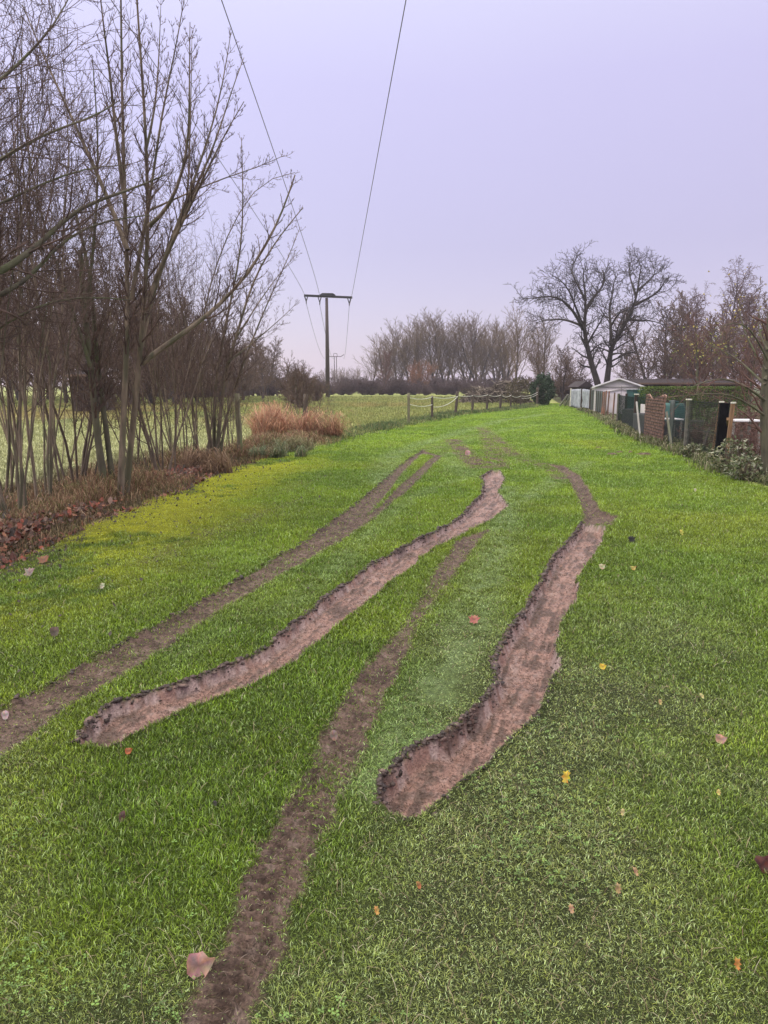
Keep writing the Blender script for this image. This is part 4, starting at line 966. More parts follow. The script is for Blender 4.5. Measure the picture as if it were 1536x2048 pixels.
leafy('evergreen_bush', (x, y, 0), (.85, .8, 1.25), 4200, .09, [(.022, .05, .02), (.035, .07, .028), (.05, .085, .04)], 'dark green evergreen bush at the far end of the lawn')
leafy('brown_bush', (x-1.5, y+1.5, 0), (1.0, 1.0, 1.15), 1800, .08, [(.10, .075, .04), (.13, .1, .05), (.07, .06, .035)], 'olive-brown bush between the brush pile and the evergreen bush')
x, y, _ = at_ground(1388, 27.5)
leafy('clipped_hedge', (x, y, 0), (1.85, .45, .735), 17000, .032, [(.06, .10, .012), (.09, .14, .02), (.11, .15, .025)], 'square clipped green hedge behind the mesh fence', 'hedge', boxy=True)
for i, (u, Y, rad, lb) in enumerate([(1478, 13.0, (.36, .3, .33), 'pale-leaved ivy clump at the foot of the slim edge tree'), (1512, 12.1, (.36, .3, .22), 'low variegated ivy under the slim edge tree'), (1400, 15.9, (.28, .2, .16), 'ivy tuft at the mesh fence between the slanted bar and black post')]):
    x, y, _ = at_ground(u, Y); leafy('ivy_clump', (x, y, 0), rad, 900, .032, [(.12, .15, .06), (.07, .09, .035), (.36, .36, .26), (.17, .15, .08)], lb, 'ivy', 'ivy along the garden fence')
for i, (u, Y, s_, lb) in enumerate([(1505, 15.5, .9, 'red-brown twiggy shrub below the white table'), (1400, 18.0, .75, 'dark twiggy shrub behind the mesh fence next to the black post'), (1490, 19, 1.25, 'purple-brown shrub behind the post with the white cap'), (1530, 17.5, 1.1, 'dense red-brown shrub at the right edge')]):
    if i == 0:
        gs = tree_obj('garden_shrub', bush(1.15, 14, (9, 6, 4), .012, .0055, 1.0), 1, (M['darkbark'], M['redtwig']), at_ground(u, Y), lb, 'shrub', 'bare shrubs in the gardens', sides=(4, 3, 3, 3)); gs.scale = (s_,)*3
    else: dup(gs, at_ground(u, Y), i, s_, lb)
def brush():
    x, y, _ = at_ground(992, 64); root = empty('brush_pile', (x, y, 0), 0, 'big heap of cut grey branches behind the rope fence', 'brush pile')
    P1 = []; P2 = []
    for i in range(1500):
        a = rnd.uniform(0, 6.28); q = math.sqrt(rnd.random()); px, py = 3.0*q*math.cos(a), 1.6*q*math.sin(a)
        pz = 1.75*(1-q*q)**.7*rnd.uniform(.3, 1)*(1+.25*math.sin(px*2)); l = rnd.uniform(.3, 1.2); d = nrm((rnd.gauss(0, 1), rnd.gauss(0, 1), rnd.gauss(0, .5)))
        pts = [(px-d[0]*l/2, py-d[1]*l/2, max(pz-d[2]*l/2, 0)), (px+rnd.gauss(0, .06), py, pz+rnd.gauss(0, .06)), (px+d[0]*l/2, py+d[1]*l/2, max(pz+d[2]*l/2, .02))]
        r = rnd.uniform(.012, .04); (P1 if i % 3 else P2).append((pts, [r, r*.8, r*.5]))
    tubes(P1, 4, 'branches', M['postgrey'], root); tubes(P2, 4, 'branches', mat('pale_cut_wood', (.36, .30, .24), (.18, .14, .11), 3, .9), root)['label'] = 'paler cut branches'
brush()

# ------------------------------------------------------------ poles and wires
def conductor_path(a, b, sag, n=40):
    return [(a[0]+(b[0]-a[0])*t, a[1]+(b[1]-a[1])*t, a[2]+(b[2]-a[2])*t-4*sag*t*(1-t)) for t in np.linspace(0, 1, n)]
YP = 92.0
M['polemat'] = mat('dark_pole', (.085, .062, .055), (.045, .034, .03), 2, .85, .3, (1, 1, .1))
M['steel'] = mat('dark_steel', (.03, .03, .035), (.015, .015, .018), 8, .6, metal=.2)
M['wire'] = mat('wire_metal', (.05, .045, .055), (.03, .03, .035), 8, .5)
px, py, _ = at_ground(655.5, YP)
root = empty('utility_pole', (px, py, 0), 0, 'tall dark utility pole with a single crossarm standing in the meadow', 'pole', 'poles of the overhead line')
H = height(YP, 596)
tubes([([(0, 0, -.3), (0, 0, H*.5), (0, 0, H)], [.29, .23, .17])], 14, 'pole', M['polemat'], root, cap=True)
def rel(u, v, Y=YP): p = W(u, v, Y); return (p[0]-px, p[1]-py, p[2])
a, b = rel(608, 591), rel(704.5, 595)
MB().bar(a, b, .22, .26).build('crossarm', M['steel'], root, .02)
c = rel(640, 588); 
cap = MB(); zt = c[2]
x0, x1 = rel(639, 590)[0], rel(672, 590)[0]; z0 = rel(655, 595)[2]; z1 = rel(655, 586.5)[2]
cap.prism([(x0, -.35, z0+.1), (x0+.05, -.35, z0+.3), (x0+.35, -.35, z1), (x1-.35, -.35, z1-.02), (x1-.05, -.35, z0+.28), (x1, -.35, z0+.02)], (0, .7, 0))
cap.build('crossarm_brace', M['steel'], root, .04)
ends = []
for (u, v) in ((612.5, 607), (639.5, 609), (698.5, 611)):
    e = rel(u, v); top = a[2]+(b[2]-a[2])*(e[0]-a[0])/(b[0]-a[0])-.12
    tubes([([(e[0]-.19, 0, top), (e[0], 0, e[2]+.25)], [.055, .055]), ([(e[0]+.19, 0, top), (e[0], 0, e[2]+.25)], [.055, .055]), ([(e[0], 0, e[2]+.28), (e[0], 0, e[2]-.05)], [.05, .05])], 8, 'insulator', M['steel'], root, cap=True)
    ends.append((e[0]+px, py, e[2]))
near = [W(300, 100, 18), W(443, 0, 14), W(812, 0, 14)]
# extend the near ends behind the camera along the line's own direction to the pole before
far = [(W(652, 716, 270)), W(668, 716, 270), W(687, 716, 270)]
def wire(pts, r0, r1, lb):
    n = len(pts); return tag(tubes([(pts, [r0+(r1-r0)*i/(n-1) for i in range(n)])], 5, 'overhead_wire', M['wire']), lb, 'wire', 'wires of the overhead line')
wl_ = ['leftmost wire from the crossarm, passing behind the bare maple', 'wire from the middle insulator rising past the maple twigs', 'right wire from the crossarm rising alone through open sky']
tgt = [[(401, 264), (529, 456)], [(443, 0), (562, 345)], [(812, 0), (757, 300)]]
for i, e in enumerate(ends):
    # find the straight run through the insulator that keeps the same height sag (ends near the camera side)
    (u0, v0), (u1, v1) = tgt[i]
    # at the far top of the photo the conductor is at about the same height as at the insulator, lifted by the slope of the run
    hz = e[2]+(.0, .0, .0)[i]
    def hit(u, v, z):
        dx = (u-768)/F; dy = (1024-v)/F; t = (z-EYE)/(-SP+dy*CP); return (dx*t, (CP+dy*SP)*t, z)
    q0 = hit(u0, v0, hz-.6)
    q1 = hit(u1, v1, hz-1.0)
    d = nrm((q0[0]-q1[0], q0[1]-q1[1], 0)); 
    back = (q0[0]+d[0]*45, q0[1]+d[1]*45, hz+.3)
    pts = [e, q1, q0, back]; P = np.array(pts); s = np.concatenate([[0], np.cumsum(np.linalg.norm(np.diff(P, axis=0), axis=1))]); t = np.linspace(0, s[-1], 40)
    V = np.linalg.lstsq(np.vander(s/s[-1], 3), P, rcond=None)[0] if False else None
    c3 = np.polyfit(s/s[-1], P, 3); pts = [tuple(r) for r in np.stack([np.polyval(c3[:, k], t/s[-1]) for k in range(3)], -1)]
    wire(pts, .020, .0075, wl_[i])
    wire(conductor_path(e, far[i], 2.2), .024, .04, ['left', 'middle', 'right'][i]+' wire running on from the tall pole to the distant pylon')
root = empty('distant_pylon', (W(672, 770, 272)[0], 272, 0), 0, 'distant twin-legged pylon just right of the tall pole', 'pole', 'poles of the overhead line')
hh = height(272, 714)
def rl_(u, v): p = W(u, v, 272); return (p[0]-root.location[0], 0, p[2])
tubes([([(rl_(668.5, 714)[0], 0, -.2), rl_(668.5, 713)], [.17, .14])], 6, 'pole', M['polemat'], root); tubes([([(rl_(673, 714)[0], 0, -.2), rl_(673, 713)], [.17, .14])], 6, 'pole', M['polemat'], root)
tubes([([rl_(652, 716), rl_(660, 713), rl_(682, 713), rl_(688, 709)], [.12]*4)], 5, 'crossarm', M['polemat'], root)
tubes([([rl_(667, 713), rl_(667.5, 707), rl_(674, 707), rl_(674.5, 713)], [.1]*4)], 5, 'frame', M['polemat'], root)

# ------------------------------------------------------------ wooden posts and the rope fence
def round_post(x, y, h, r, top_dx, mat_, name, parent=None, rx=None):
    n = 8; pts = []; rr = []
    for i in range(n):
        t = i/(n-1); pts.append((x+top_dx*t+rnd.gauss(0, r*.05), y+rnd.gauss(0, r*.05), -.1+(h+.1)*t)); rr.append(r*(1+.08*math.sin(i*2.1))*(.96 if i == n-1 else 1))
    return tubes([(pts, rr)], 10, name, mat_, parent, cap=True)
x, y = G(482, 915); h1 = W(473, 787, y)[2]
o = round_post(0, 0, h1, .058, W(473, 787, y)[0]-x, M['postwood'], 'wooden_post'); o.location = (x, y, 0)
tag(o, 'leaning greenish round wooden post at the end of the hedge', 'post', 'wooden posts along the hedge')
x, y = G(612, 866); h2 = W(612, 788, y)[2]
o = round_post(0, 0, h2, .075, 0, M['postgrey'], 'wooden_post'); o.location = (x, y, 0)
tag(o, 'darker wooden post behind the copper grass', 'post', 'wooden posts along the hedge')
fence = empty('rope_fence', (1.0, 29.6, 0), 0, 'wooden post fence with sagging white ropes along the right side of the meadow', 'fence')
ps = [(817, 850, 786, 8), (864, 838, 791.6, 7), (910, 830, 783, 8), (945, 825, 787, 7), (973, 823, 786, 7), (1000, 820, 786, 7), (1021, 817.5, 788, 5), (1041, 815, 789, 4), (1074, 811, 775, 7)]
tops = []
for i, (u, vf, vt, w) in enumerate(ps):
    x, y = G(u, vf); h = W(u, vt, y)[2]; r = w/2/F*y*.72; lean = (0, 0, .12, 0, .05, .03, 0, 0, 0)[i]
    round_post(x-1.0, y-29.6, h, r, lean, M['postgrey'] if i else M['postwood'], 'post', fence)
    tops.append((x-1.0+lean, y-29.6, h, r))
ropes = [(0, 1, .17, .04, .09), (0, 1, .42, .40, .09), (1, 2, .06, .24, .08), (1, 2, .50, .26, .18), (2, 3, .2, .12, .05), (3, 4, .12, .10, .06), (4, 5, .10, .12, .09), (5, 6, .12, .08, .12), (6, 7, .1, .1, .10), (7, 8, .1, .35, .12), (7, 8, .25, .5, .12), (3, 3.01, 0, 0, 0)]
for a_, b_, da, db, sg in ropes[:-1]:
    A, B = tops[a_], tops[b_]
    tubes([(conductor_path((A[0], A[1]-A[3], A[2]-da), (B[0], B[1]-B[3], B[2]-db), sg, 14), [.013]*14)], 6, 'rope', M['rope'], fence)

#@@GARDEN
exec_garden = True
# ------------------------------------------------------------ garden side
M['white'] = mat('white_boards', (.78, .72, .70), (.66, .60, .58), 3, .6, .1, (.3, 1, 6))
M['whitetrim'] = mat('white_trim', (.80, .76, .78), (.66, .62, .64), 5, .5)
M['door'] = mat('pinkish_white_door', (.76, .68, .72), (.66, .58, .61), 3, .5, c3=(.68, .58, .57))
M['roofdark'] = mat('dark_roof', (.055, .038, .038), (.03, .02, .022), 3, .85, .4, (1, 1, 1))
M['teal'] = mat('teal_paint', (.025, .10, .09), (.014, .06, .055), 3, .6)
M['greysheet'] = mat('grey_sheet', (.36, .37, .42), (.22, .23, .27), 5, .8, .3, c3=(.46, .47, .52))
M['dkgrey'] = mat('dark_grey_board', (.05, .05, .053), (.026, .027, .03), 8, .8, .2)
M['greengrey'] = mat('green_grey_board', (.085, .10, .095), (.05, .06, .058), 6, .8, .2, (8, 8, .5))
M['concrete'] = mat('concrete_post', (.17, .155, .135), (.08, .072, .06), 9, .9, .5, c3=(.11, .11, .07))
M['brownpost'] = mat('brown_post', (.06, .038, .03), (.03, .02, .016), 8, .9, .4, (6, 6, .5))
M['black'] = mat('black_plastic', (.007, .007, .008), (.004, .004, .005), 12, .85, .6, (1, 1, .3), spec=.12)
M['cap'] = mat('white_cap', (.75, .72, .62), (.55, .52, .42), 9, .7)
M['rustwood'] = mat('orange_weathered_wood', (.32, .18, .09), (.13, .075, .045), 7, .85, .4, (6, 6, .5))
M['mesh'] = mat('green_wire', (.012, .026, .022), (.009, .018, .016), 9, .8, spec=.2)
M['paling'] = mat('brown_paling', (.22, .13, .10), (.10, .07, .055), 6, .9, .4, (6, 6, .5), c3=(.30, .12, .06))
M['slate'] = mat('pale_strut', (.27, .25, .23), (.25, .24, .22), 8, .8)
def quadprism(c0, c1, z0, z1, t):    # wall between two ground points
    d = np.array((c1[0]-c0[0], c1[1]-c0[1], 0.)); d /= np.linalg.norm(d); nrm_ = np.array((-d[1], d[0], 0))*t
    p = [np.array((c0[0], c0[1], z0)), np.array((c1[0], c1[1], z0)), np.array((c1[0], c1[1], z0))+nrm_, np.array((c0[0], c0[1], z0))+nrm_]
    q = [v+np.array((0, 0, z1-z0)) for v in p]; return p+q
def FY(u):                           # distance at which the sight line u meets the fence line
    lo, hi = 9., 70.
    for _ in range(40):
        m = (lo+hi)/2
        if (u-768)/F*m*1.0 > float(xr(m))+.18: hi = m
        else: lo = m
    return (lo+hi)/2
def FP(u, v):                        # point on the fence line at pixel column u, height from row v
    Y = FY(u); p = W(u, v, Y); return (float(xr(Y))+.18, Y, p[2])
def fence_post(u, vt, w, m, name, label, group='posts of the garden fence', cap=None, lean=(0, 0), depth=None, off=0):
    Y = FY(u)+off; x = (u-768)/F*Y; h = W(u, vt, Y)[2]; ww = w/F*Y; dp = depth or ww
    root = empty(name, (x, Y, 0), -.2, label, 'post', group)
    mb = MB(); mb.hexa([(-ww/2, -dp/2, -.1), (ww/2, -dp/2, -.1), (ww/2, dp/2, -.1), (-ww/2, dp/2, -.1)]+[(-ww/2+lean[0], -dp/2+lean[1], h), (ww/2+lean[0], -dp/2+lean[1], h), (ww/2+lean[0], dp/2+lean[1], h), (-ww/2+lean[0], dp/2+lean[1], h)])
    mb.build('shaft', m, root, .008)
    if cap is not None: MB().box((lean[0]+cap*ww*.5, lean[1], h+.022), (ww*1.25, dp*1.25, .03)).build('cap', M['cap'], root, .006)
    return root
# white shed
def shed():
    Y = 40.5; x0, x1 = W(1186, 800, Y)[0], W(1279, 800, Y)[0]; xm = (x0+x1)/2; ze = height(Y, 773); zp = height(Y, 757); dep = 2.6
    root = empty('garden_shed', (xm+.1, Y, 0), -.27, 'small white boarded shed with a low gable roof behind the garden fence', 'shed'); w = (x1-x0)/2
    mb = MB(); nb = 11
    for i in range(nb):             # lapped boards of the front, cut to the gable above the eaves
        za, zb = ze*i/nb, ze*(i+1)/nb-.006
        mb.hexa([(-w, -.03, za), (w, -.03, za), (w, .02, za), (-w, .02, za), (-w, -.012, zb), (w, -.012, zb), (w, .02, zb), (-w, .02, zb)])
    mb.prism([(-w, .0, ze), (w, .0, ze), (0, .0, zp-.03)], (0, .03, 0))
    mb.box((-w+.02, dep/2, ze/2), (.04, dep-.05, ze)); mb.box((w-.02, dep/2, ze/2), (.04, dep-.05, ze)); mb.box((0, dep, ze/2), (2*w-.1, .04, ze))
    mb.build('wall', M['white'], root)
    for s_ in (-1, 1):
        MB().hexa([(s_*(w+.12), -.18, ze-.05), (0, -.18, zp), (0, dep+.15, zp), (s_*(w+.12), dep+.15, ze-.05), (s_*(w+.12), -.18, ze-.01), (0, -.18, zp+.04), (0, dep+.15, zp+.04), (s_*(w+.12), dep+.15, ze-.01)]).build('roof', M['roofdark'], root)
        MB().bar((s_*(w+.13), -.2, ze-.045), (s_*.0, -.2, zp+.01), .03, .075).build('fascia', M['whitetrim'], root)
    MB().box((0, -.06, ze-.03), (2*w, .04, .03)).build('crossbar', M['slate'], root)
    # door with its own little gable
    d0, d1 = W(1211, 800, Y)[0]-xm, W(1264, 800, Y)[0]-xm; zd = height(Y, 779)
    dr = MB().prism([(d0, -.09, .0), (d1, -.09, .0), (d1, -.09, zd-.12), ((d0+d1)/2, -.09, zd), (d0, -.09, zd-.12)], (0, .04, 0)).build('door', M['door'], root)
    MB().bar((d0-.06, -.13, zd-.13), ((d0+d1)/2, -.13, zd+.01), .03, .03).bar((d1+.06, -.13, zd-.13), ((d0+d1)/2, -.13, zd+.01), .03, .03).build('frame', M['slate'], dr)
    MB().box(((d0+d1)/2, -.10, .75), (.02, .02, 1.5)).build('batten', M['slate'], dr)
    MB().box((d0+.12, -.13, .95), (.03, .05, .12)).build('handle', M['steel'], dr)
shed()
# annex right of the shed, teal
Y = 38.; x0, x1 = W(1265, 800, Y)[0], W(1291, 800, Y)[0]
root = empty('teal_cabin', ((x0+x1)/2, Y, 0), 0, 'small teal painted cabin between the white shed and the clipped hedge', 'cabin'); w = (x1-x0)/2; zc = height(Y, 781)
MB().box((0, .5, zc/2), (2*w, 1, zc)).build('wall', M['teal'], root, .01); MB().box((0, .5, zc+.02), (2*w+.08, 1.1, .04)).build('roof', M['teal'], root, .01)
MB().box((-.08, -.015, zc-.26), (.22, .03, .12)).build('window', M['slate'], root)
# long dark building, small dark gable shed
def lowbuild(u0, u1, Y, vt, ve, name, label, gable=False):
    x0, x1 = W(u0, 770, Y)[0], W(u1, 770, Y)[0]; zt, ze = height(Y, vt), height(Y, ve); xm = (x0+x1)/2; w = (x1-x0)/2; dep = 3.5
    root = empty(name, (xm, Y, 0), 0, label, 'building' if not gable else 'shed')
    wl2 = MB()
    n = int(2*w/.25)
    for i in range(n): wl2.box((-w+.1+(2*w-.2)*(i+.5)/n, .3, ze/2), ((2*w-.2)/n-.012, .04, ze))
    wl2.box((-w+.12, dep/2, ze/2), (.05, dep-.8, ze)).box((w-.12, dep/2, ze/2), (.05, dep-.8, ze)).build('wall', M['brownpost'], root)
    if gable: MB().prism([(-w-.15, 0, ze), (w+.15, 0, ze), (0, 0, zt)], (0, dep, 0)).build('roof', M['roofdark'], root)
    else:
        rf = MB().hexa([(-w-.2, 0, ze), (w+.2, 0, ze), (w+.2, dep, zt-.08), (-w-.2, dep, zt-.08), (-w-.2, 0, ze+.08), (w+.2, 0, ze+.08), (w+.2, dep, zt), (-w-.2, dep, zt)]).build('roof', M['roofdark'], root)
        m2 = MB()
        for i in range(int(2*w/.18)): m2.bar((-w-.1+i*.18, .02, ze+.085), (-w-.1+i*.18, dep-.02, zt+.005), .035, .03)
        m2.build('roof_rib', M['roofdark'], rf)
        MB().bar((-w-.2, -.04, ze+.03), (w+.2, -.04, ze+.03), .05, .12).build('gutter', M['fartwig'], root)
lowbuild(1282, 1505, 52, 757, 768, 'long_dark_shelter', 'long low dark building with a ribbed roof behind the clipped hedge')
lowbuild(1160, 1186, 60, 762, 774, 'dark_gable_shed', 'little dark gabled shed just left of the white shed', True)
lowbuild(136, 192, 42, 735, 752, 'dark_field_hut', 'small black hut glimpsed through the hedge at the left')
# timber leaning by the far end of the fence
def leaner():
    p0 = W(1120, 804, 54); p1 = W(1136, 789, 53.4)
    o = MB().bar((p0[0], p0[1], .05), (p1[0], p1[1], p1[2]), .16, .05).bar((p0[0]+.35, p0[1]-.1, .05), (p1[0]+.1, p1[1]-.1, p1[2]-.1), .12, .05).build('leaning_boards', M['slate'], None, .005)
    tag(o, 'pale boards leaning against the far end of the garden fence', 'boards')
leaner()
# grey-white sheeting, far stretch
def panel(u0, u1, vt0, vt1, name, m, label, ribs=0, t=.03, cat='fence panel', sag=0, zb=.02, ripple=0, group=None, doff=0):
    Y0, Y1 = FY(u0)+doff, FY(u1)+doff; a_ = (float(xr(Y0-doff))+.18, Y0); b_ = (float(xr(Y1-doff))+.18, Y1); h0, h1 = W(u0, vt0, Y0)[2], W(u1, vt1, Y1)[2]
    root = empty(name, (a_[0], a_[1], 0), 0, label, cat, group)
    L = math.hypot(b_[0]-a_[0], b_[1]-a_[1]); dx, dy = (b_[0]-a_[0])/L, (b_[1]-a_[1])/L
    nx, nz = max(2, int(L/.12)), 9; V = []; Q = []
    for i in range(nx+1):
        t_ = i/nx; h = (h0+(h1-h0)*t_)+rnd.gauss(0, .012*(ripple > 0))-sag*4*t_*(1-t_)
        for k in range(nz+1):
            o = ripple*(math.sin(i*1.7+k*.6)+.6*math.sin(i*.7-k*1.3)+rnd.gauss(0, .4)); V.append((dx*L*t_-dy*o, dy*L*t_+dx*o, zb+(h-zb)*k/nz))
    for i in range(nx):
        for k in range(nz): q = i*(nz+1)+k; Q.append((q, q+nz+1, q+nz+2, q+1))
    ob = mesh_np('sheet', V, [Q], m, root, smooth=ripple > 0)
    md = ob.modifiers.new('solid', 'SOLIDIFY'); md.thickness = t
    if ribs:
        rb = MB()
        for i in range(ribs):
            t_ = (i+.5)/ribs; h = h0+(h1-h0)*t_; rb.box((dx*L*t_+dy*.03, dy*L*t_-dx*.03, h/2+.01), (.03, .03, h*.98), math.atan2(dy, dx))
        rb.build('batten', M['postgrey'], root)
    return root
panel(1138, 1158, 779, 778, 'sheeting_panel', M['greysheet'], 'farthest stretch of grey-white sheeting on the garden fence', ripple=.03, group='sheeting on the garden fence')
panel(1160, 1175, 778, 780, 'sheeting_panel', M['greysheet'], 'grey-white sheeting on the fence, nearer of the two pale stretches', ripple=.03, group='sheeting on the garden fence')
panel(1176, 1199, 780, 782, 'board_panel', M['greengrey'], 'dark green-grey boarding right of the pale sheeting', ribs=6)
fence_post(1159, 776, 4, M['brownpost'], 'fence_post', 'dark post between the two pale sheets far along the fence')
fence_post(1137, 777, 3, M['cap'], 'fence_post', 'thin white post at the far end of the garden fence')
fence_post(1176, 777, 4, M['postgrey'], 'fence_post', 'grey post where the pale sheeting meets the green-grey boards')
# irregular palings
pal = empty('paling_fence', (FP(1211, 780)[0], FP(1211, 780)[1], 0), 0, 'row of uneven brown palings with rusty feet in front of the white shed', 'fence')
for u in (1200, 1203, 1206, 1211.5, 1222.5):
    p = FP(u, 783+rnd.uniform(-2, 6)); hh_ = p[2]
    if u > 1208 and u < 1218: hh_ *= 1.0
    MB().hexa([(p[0]-pal.location[0]-.03, p[1]-pal.location[1], -.05), (p[0]-pal.location[0]+.03, p[1]-pal.location[1], -.05), (p[0]-pal.location[0]+.03, p[1]-pal.location[1]+.04, -.05), (p[0]-pal.location[0]-.03, p[1]-pal.location[1]+.04, -.05)]
              +[(p[0]-pal.location[0]-.03+.03, p[1]-pal.location[1], hh_), (p[0]-pal.location[0]+.03+.03, p[1]-pal.location[1], hh_), (p[0]-pal.location[0]+.06, p[1]-pal.location[1]+.04, hh_-.03), (p[0]-pal.location[0], p[1]-pal.location[1]+.04, hh_-.03)]).build('paling', M['paling'], pal, .004)
fence_post(1232, 787, 5, M['concrete'], 'fence_post', 'pale concrete post in front of the right side of the shed door')
fence_post(1247, 787, 4, M['brownpost'], 'fence_post', 'dark thin post right of the pale concrete one', off=1.2)
panel(1240, 1263, 817, 817, 'board_panel', M['dkgrey'], 'low dark grey board between the concrete post and the thick brown post', zb=.02)
fence_post(1267, 790, 7, M['brownpost'], 'fence_post', 'thick dark brown post right of the white shed', cap=0)
def strut(u0, v0, u1, v1, w, m, label, dY=-.15):
    p0 = W(u0, v0, FY(u1)+dY+.5); p1 = G(u1, v1); o = MB().bar((p1[0], p1[1], -.05), p0, w, w).build('slanted_strut', m, None, .004); tag(o, label, 'strut', 'slanted struts at the garden fence')
strut(1273, 804, 1281, 877, .05, M['slate'], 'pale slanted strut beside the thick brown post')
panel(1270, 1294, 826, 826, 'board_panel', M['dkgrey'], 'dark grey sheet low on the fence below the white board', doff=.35)
# white board
p = [FP(1277, 808), FP(1297, 810), FP(1294, 826), FP(1277, 826)]
o = MB().prism([(q[0]-.02, q[1]-.02, q[2]) for q in p], (.03, .01, 0)).build('white_board', M['door'], None); tag(o, 'blank whitish board hung on the mesh left of the reed screen', 'board')
# reed screen
def reed():
    Ya, Yb = FY(1296), FY(1334); a_ = np.array((float(xr(Ya))+.05, Ya)); b_ = np.array((float(xr(Yb))+.05, Yb)); root = empty('reed_screen', (a_[0], a_[1], 0), 0, 'red-brown woven reed screen with a torn top edge', 'screen')
    d = b_-a_; L = np.linalg.norm(d); d /= L; n = 46; polys = []
    vt = [790, 789, 797, 798, 796, 794, 791, 791]
    for i in range(n):
        t = (i+.5)/n; h = W(1300+34*t, np.interp(t, np.linspace(0, 1, 8), vt), Ya+(Yb-Ya)*t)[2]+rnd.gauss(0, .01)
        pts = []
        for k in range(14):
            s_ = k/13; o = .012*math.sin(k*PI+i)+rnd.gauss(0, .004); pts.append((d[0]*L*(t)+.0-d[1]*o+.10*(s_-.5)*.0, d[1]*L*t+d[0]*o, -.03+(h+.03)*s_))
        polys.append((pts, [.5*L/n*1.05]*14))
    tubes(polys, 6, 'reeds', mat('reed', (.21, .115, .09), (.09, .048, .038), 26, .8, .6, (1, 1, 1), c3=(.26, .15, .12)), root)
    w = []
    for k in range(15):
        z = .06+k*.083; w.append(([(d[0]*L*i/20-d[1]*-.03-.0, d[1]*L*i/20+d[0]*-.03+.0, z+rnd.gauss(0, .004)) for i in range(21)], [.010]*21))
    tubes(w, 4, 'binding', M['brownpost'], root)
    V = []; Q = []; nn = 40
    for i in range(nn):
        t = i/(nn-1); h = W(1300+34*t, np.interp(t, np.linspace(0, 1, 8), vt), Ya+(Yb-Ya)*t)[2]
        V += [(d[0]*L*t, d[1]*L*t-.04, h-.06-rnd.uniform(0, .03)), (d[0]*L*t, d[1]*L*t-.05, h+rnd.uniform(-.02, .03))]
        if i: Q.append((2*i-2, 2*i, 2*i+1, 2*i-1))
    o = mesh_np('torn_edge', V, [Q], mat('pale_reed', (.50, .32, .25), (.34, .19, .14), 10, .8), root); o.modifiers.new('solid', 'SOLIDIFY').thickness = .02
reed()
strut(1333, 824, 1345, 899, .05, M['concrete'], 'grey slanted strut just right of the reed screen')
panel(1336, 1344, 800, 800, 'board_panel', M['greengrey'], 'narrow dark board standing against the right side of the reed screen', doff=.05)
fence_post(1371, 801, 8, M['concrete'], 'fence_post', 'mossy concrete post in the middle of the green mesh', cap=0)
fence_post(1425, 806, 7, M['rustwood'], 'fence_post', 'orange-brown wooden post touching the black one, white cap on top', cap=.2, lean=(.10, 0), off=.35)
fence_post(1439, 806, 18, M['black'], 'fence_post', 'wide post wrapped in black plastic, tallest and darkest of the fence', depth=.10, lean=(.03, 0))
fence_post(1452, 808, 7, M['rustwood'], 'fence_post', 'light wooden post with a white cap right of the black one', cap=.2, lean=(.06, 0), off=-.2)
strut(1456, 838, 1464, 905, .055, M['rustwood'], 'light wooden strut right of the black wrapped post')
strut(1420, 855, 1396, 918, .045, M['brownpost'], 'dark slanted bar leaning left below the black wrapped post', dY=.2)
# wire mesh between the posts
def mesh_fence(u0, u1, v0, v1, label):
    Y0, Y1 = FY(u0), FY(u1); a_ = np.array((float(xr(Y0))+.18, Y0)); b_ = np.array((float(xr(Y1))+.18, Y1)); h0, h1 = W(u0, v0, Y0)[2], W(u1, v1, Y1)[2]
    L = np.linalg.norm(b_-a_); d = (b_-a_)/L; root = empty('mesh_fence', (a_[0], a_[1], 0), 0, label, 'fence', 'wire mesh of the garden fence')
    polys = []; s_ = .085; z0 = .03
    def P(t, z): 
        h = h0+(h1-h0)*t/L; return (d[0]*t, d[1]*t, min(z, h))
    n = int((L+1.3)/s_)
    for i in range(n):
        for sg in (1, -1):
            t0 = -1.3+i*s_ if sg > 0 else i*s_; pts = []
            for k in range(10):
                z = z0+(h0-z0)*k/9; t = t0+sg*(z-z0)
                if 0 <= t <= L: pts.append(P(t, z))
            if len(pts) > 1: polys.append((pts, [.0034]*len(pts)))
    tubes(polys, 3, 'netting', M['mesh'], root)
    tubes([([P(0, z), P(L/2, z-.01), P(L, z)], [.005]*3) for z in (h0, h0*.5, .06)], 5, 'tension_wire', M['mesh'], root)
mesh_fence(1336, 1371, 800, 801, 'green wire mesh between the reed screen and the mossy concrete post')
mesh_fence(1371, 1434, 801, 805, 'green wire mesh between the mossy concrete post and the black one')
mesh_fence(1267, 1298, 793, 796, 'wire mesh between the thick brown post and the reed screen')
mesh_fence(1232, 1267, 790, 792, 'wire mesh between the concrete post and the thick brown post')
